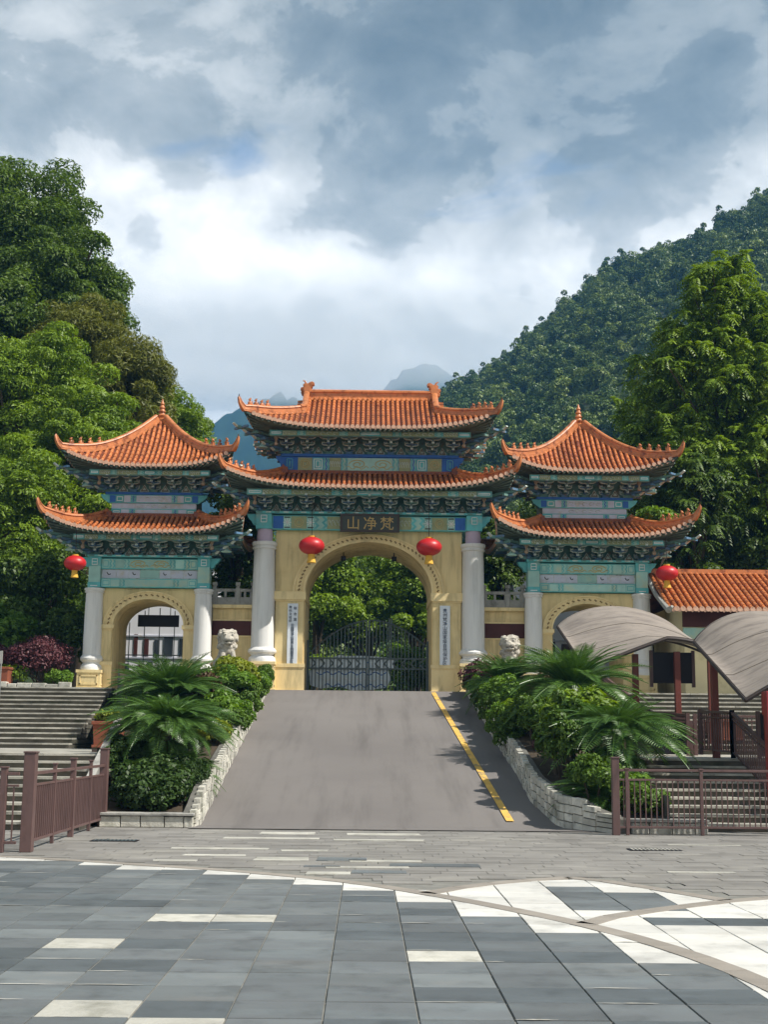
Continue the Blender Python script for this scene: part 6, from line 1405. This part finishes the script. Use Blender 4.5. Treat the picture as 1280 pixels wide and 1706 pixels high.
# ------------------------------------------------------------------ far wood on the hills (one mass)
def forest():
    protos = bpy.data.collections.new('forest_crowns')
    for s in range(7):
        g = np.random.default_rng(400+s); nb = 20
        wd, hh = ((0.62, 0.55), (0.70, 0.45), (0.5, 0.75), (0.75, 0.55), (0.36, 0.95), (0.62, 0.62), (0.8, 0.4))[s]; C = clump_centers(g, nb, (0, 0, hh), wd, wd, hh, 0.25)+g.normal(size=(nb, 3))*0.12
        V = blob_leaves(g, C, 0.30*(0.6+0.7*g.random(nb)), 80, 0.135, 0.62, 0.8)
        o = bpy.data.objects.new('forest_crown', quads_mesh('forest_crown', V, M['L_forest'])); protos.objects.link(o)
    g = np.random.default_rng(99); P = []
    Y = np.sqrt(g.random(23000)*(640**2-78**2)+78**2); X = (g.random(len(Y))*1.05-0.42)*Y
    keep = (X > -30-0.10*Y) | (Y < 260)
    X, Y = X[keep], Y[keep]
    n2 = 500; X2 = -10-g.random(n2)*45; Y2 = 62+g.random(n2)*60; k2 = (X2 < -0.30*Y2) | (Y2 > 76); X2, Y2 = X2[k2], Y2[k2]
    X = np.concatenate([X, X2]); Y = np.concatenate([Y, Y2]); Z = terrain(X, Y)-0.8
    ok = ~((Y < 82) & (np.abs(X) < 7)); X, Y, Z = X[ok], Y[ok], Z[ok]
    sc = np.interp(Y, [60, 110, 300, 640], [2.0, 2.3, 2.9, 3.4])*(0.45+1.05*g.random(len(X))**1.3)
    me = bpy.data.meshes.new('forest'); me.from_pydata(np.stack([X, Y, Z], 1).tolist(), [], [])
    at = me.attributes.new('sc', 'FLOAT_VECTOR', 'POINT'); at.data.foreach_set('vector', np.stack([sc, sc, sc*(0.85+0.5*g.random(len(X)))], 1).reshape(-1).astype(np.float32))
    at = me.attributes.new('rot', 'FLOAT_VECTOR', 'POINT'); at.data.foreach_set('vector', np.stack([g.normal(size=len(X))*0.08, g.normal(size=len(X))*0.08, g.random(len(X))*6.28], 1).reshape(-1).astype(np.float32))
    o = bpy.data.objects.new('forest', me); COL.objects.link(o); tag(o, 'dense wood covering the hills behind the gate', 'forest', kind='stuff')
    nt = bpy.data.node_groups.new('forest_scatter', 'GeometryNodeTree'); nt.interface.new_socket('Geometry', in_out='INPUT', socket_type='NodeSocketGeometry'); nt.interface.new_socket('Geometry', in_out='OUTPUT', socket_type='NodeSocketGeometry')
    gi = nt.nodes.new('NodeGroupInput'); go = nt.nodes.new('NodeGroupOutput'); ip = nt.nodes.new('GeometryNodeInstanceOnPoints'); ci = nt.nodes.new('GeometryNodeCollectionInfo')
    ci.inputs['Collection'].default_value = protos; ci.inputs['Separate Children'].default_value = True; ci.inputs['Reset Children'].default_value = True
    ip.inputs['Pick Instance'].default_value = True
    na = nt.nodes.new('GeometryNodeInputNamedAttribute'); na.data_type = 'FLOAT_VECTOR'; na.inputs[0].default_value = 'sc'
    nb_ = nt.nodes.new('GeometryNodeInputNamedAttribute'); nb_.data_type = 'FLOAT_VECTOR'; nb_.inputs[0].default_value = 'rot'
    L = nt.links.new; L(gi.outputs[0], ip.inputs['Points']); L(ci.outputs[0], ip.inputs['Instance']); L(na.outputs[0], ip.inputs['Scale']); L(nb_.outputs[0], ip.inputs['Rotation']); L(ip.outputs[0], go.inputs[0])
    o.modifiers.new('scatter', 'NODES').node_group = nt
forest()
# ------------------------------------------------------------------ air
def haze():
    m = MB(); m.box(-2700, 2700, -400, 3300, -1.5, 600); mt = bpy.data.materials.new('haze'); mt.use_nodes = True; t = mt.node_tree; t.nodes.clear()
    v = N(t, 'ShaderNodeVolumePrincipled'); v.inputs['Color'].default_value = (0.20, 0.54, 1.0, 1); v.inputs['Density'].default_value = 0.00025; v.inputs['Anisotropy'].default_value = 0.1
    out = N(t, 'ShaderNodeOutputMaterial'); t.links.new(v.outputs[0], out.inputs['Volume'])
    tag(m.build('haze', mt), 'thin blue air between the gate and the mountains', kind='stuff')
haze()
def cloud_bank():
    bm = bmesh.new(); bmesh.ops.create_icosphere(bm, subdivisions=4, radius=1, matrix=Matrix.Translation((-20, 1190, 425)) @ Matrix.Diagonal((520, 170, 150, 1)))
    me = bpy.data.meshes.new('cloud_bank'); bm.to_mesh(me); bm.free(); mt = bpy.data.materials.new('cloud'); mt.use_nodes = True; t = mt.node_tree; t.nodes.clear(); L = t.links.new
    geo = N(t, 'ShaderNodeNewGeometry'); sp = N(t, 'ShaderNodeSeparateXYZ'); L(geo.outputs['Position'], sp.inputs[0])
    n = N(t, 'ShaderNodeTexNoise'); n.inputs['Scale'].default_value = 0.011; n.inputs['Detail'].default_value = 3; L(geo.outputs['Position'], n.inputs['Vector'])
    base = mth(t, 'ADD', mth(t, 'MULTIPLY', mth(t, 'MULTIPLY', mth(t, 'SUBTRACT', sp.outputs[0], -10), 0.02, clamp=True), 16), 331)
    h = mth(t, 'MULTIPLY', mth(t, 'SUBTRACT', sp.outputs[2], base), 1/13)
    h = mth(t, 'ADD', h, mth(t, 'MULTIPLY', mth(t, 'SUBTRACT', n.outputs[0], 0.5), 2.4), clamp=True)
    top = mth(t, 'MULTIPLY', mth(t, 'SUBTRACT', 405, sp.outputs[2]), 1/65, clamp=True)
    d = mth(t, 'MULTIPLY', mth(t, 'MULTIPLY', h, top), 0.016)
    v = N(t, 'ShaderNodeVolumePrincipled'); v.inputs['Color'].default_value = (0.97, 0.98, 1.0, 1); L(d, v.inputs['Density']); v.inputs['Anisotropy'].default_value = 0.0
    out = N(t, 'ShaderNodeOutputMaterial'); L(v.outputs[0], out.inputs['Volume']); me.materials.append(mt)
    o = put('cloud_bank', me); tag(o, 'low grey cloud lying on the far mountain tops', kind='stuff')
cloud_bank()
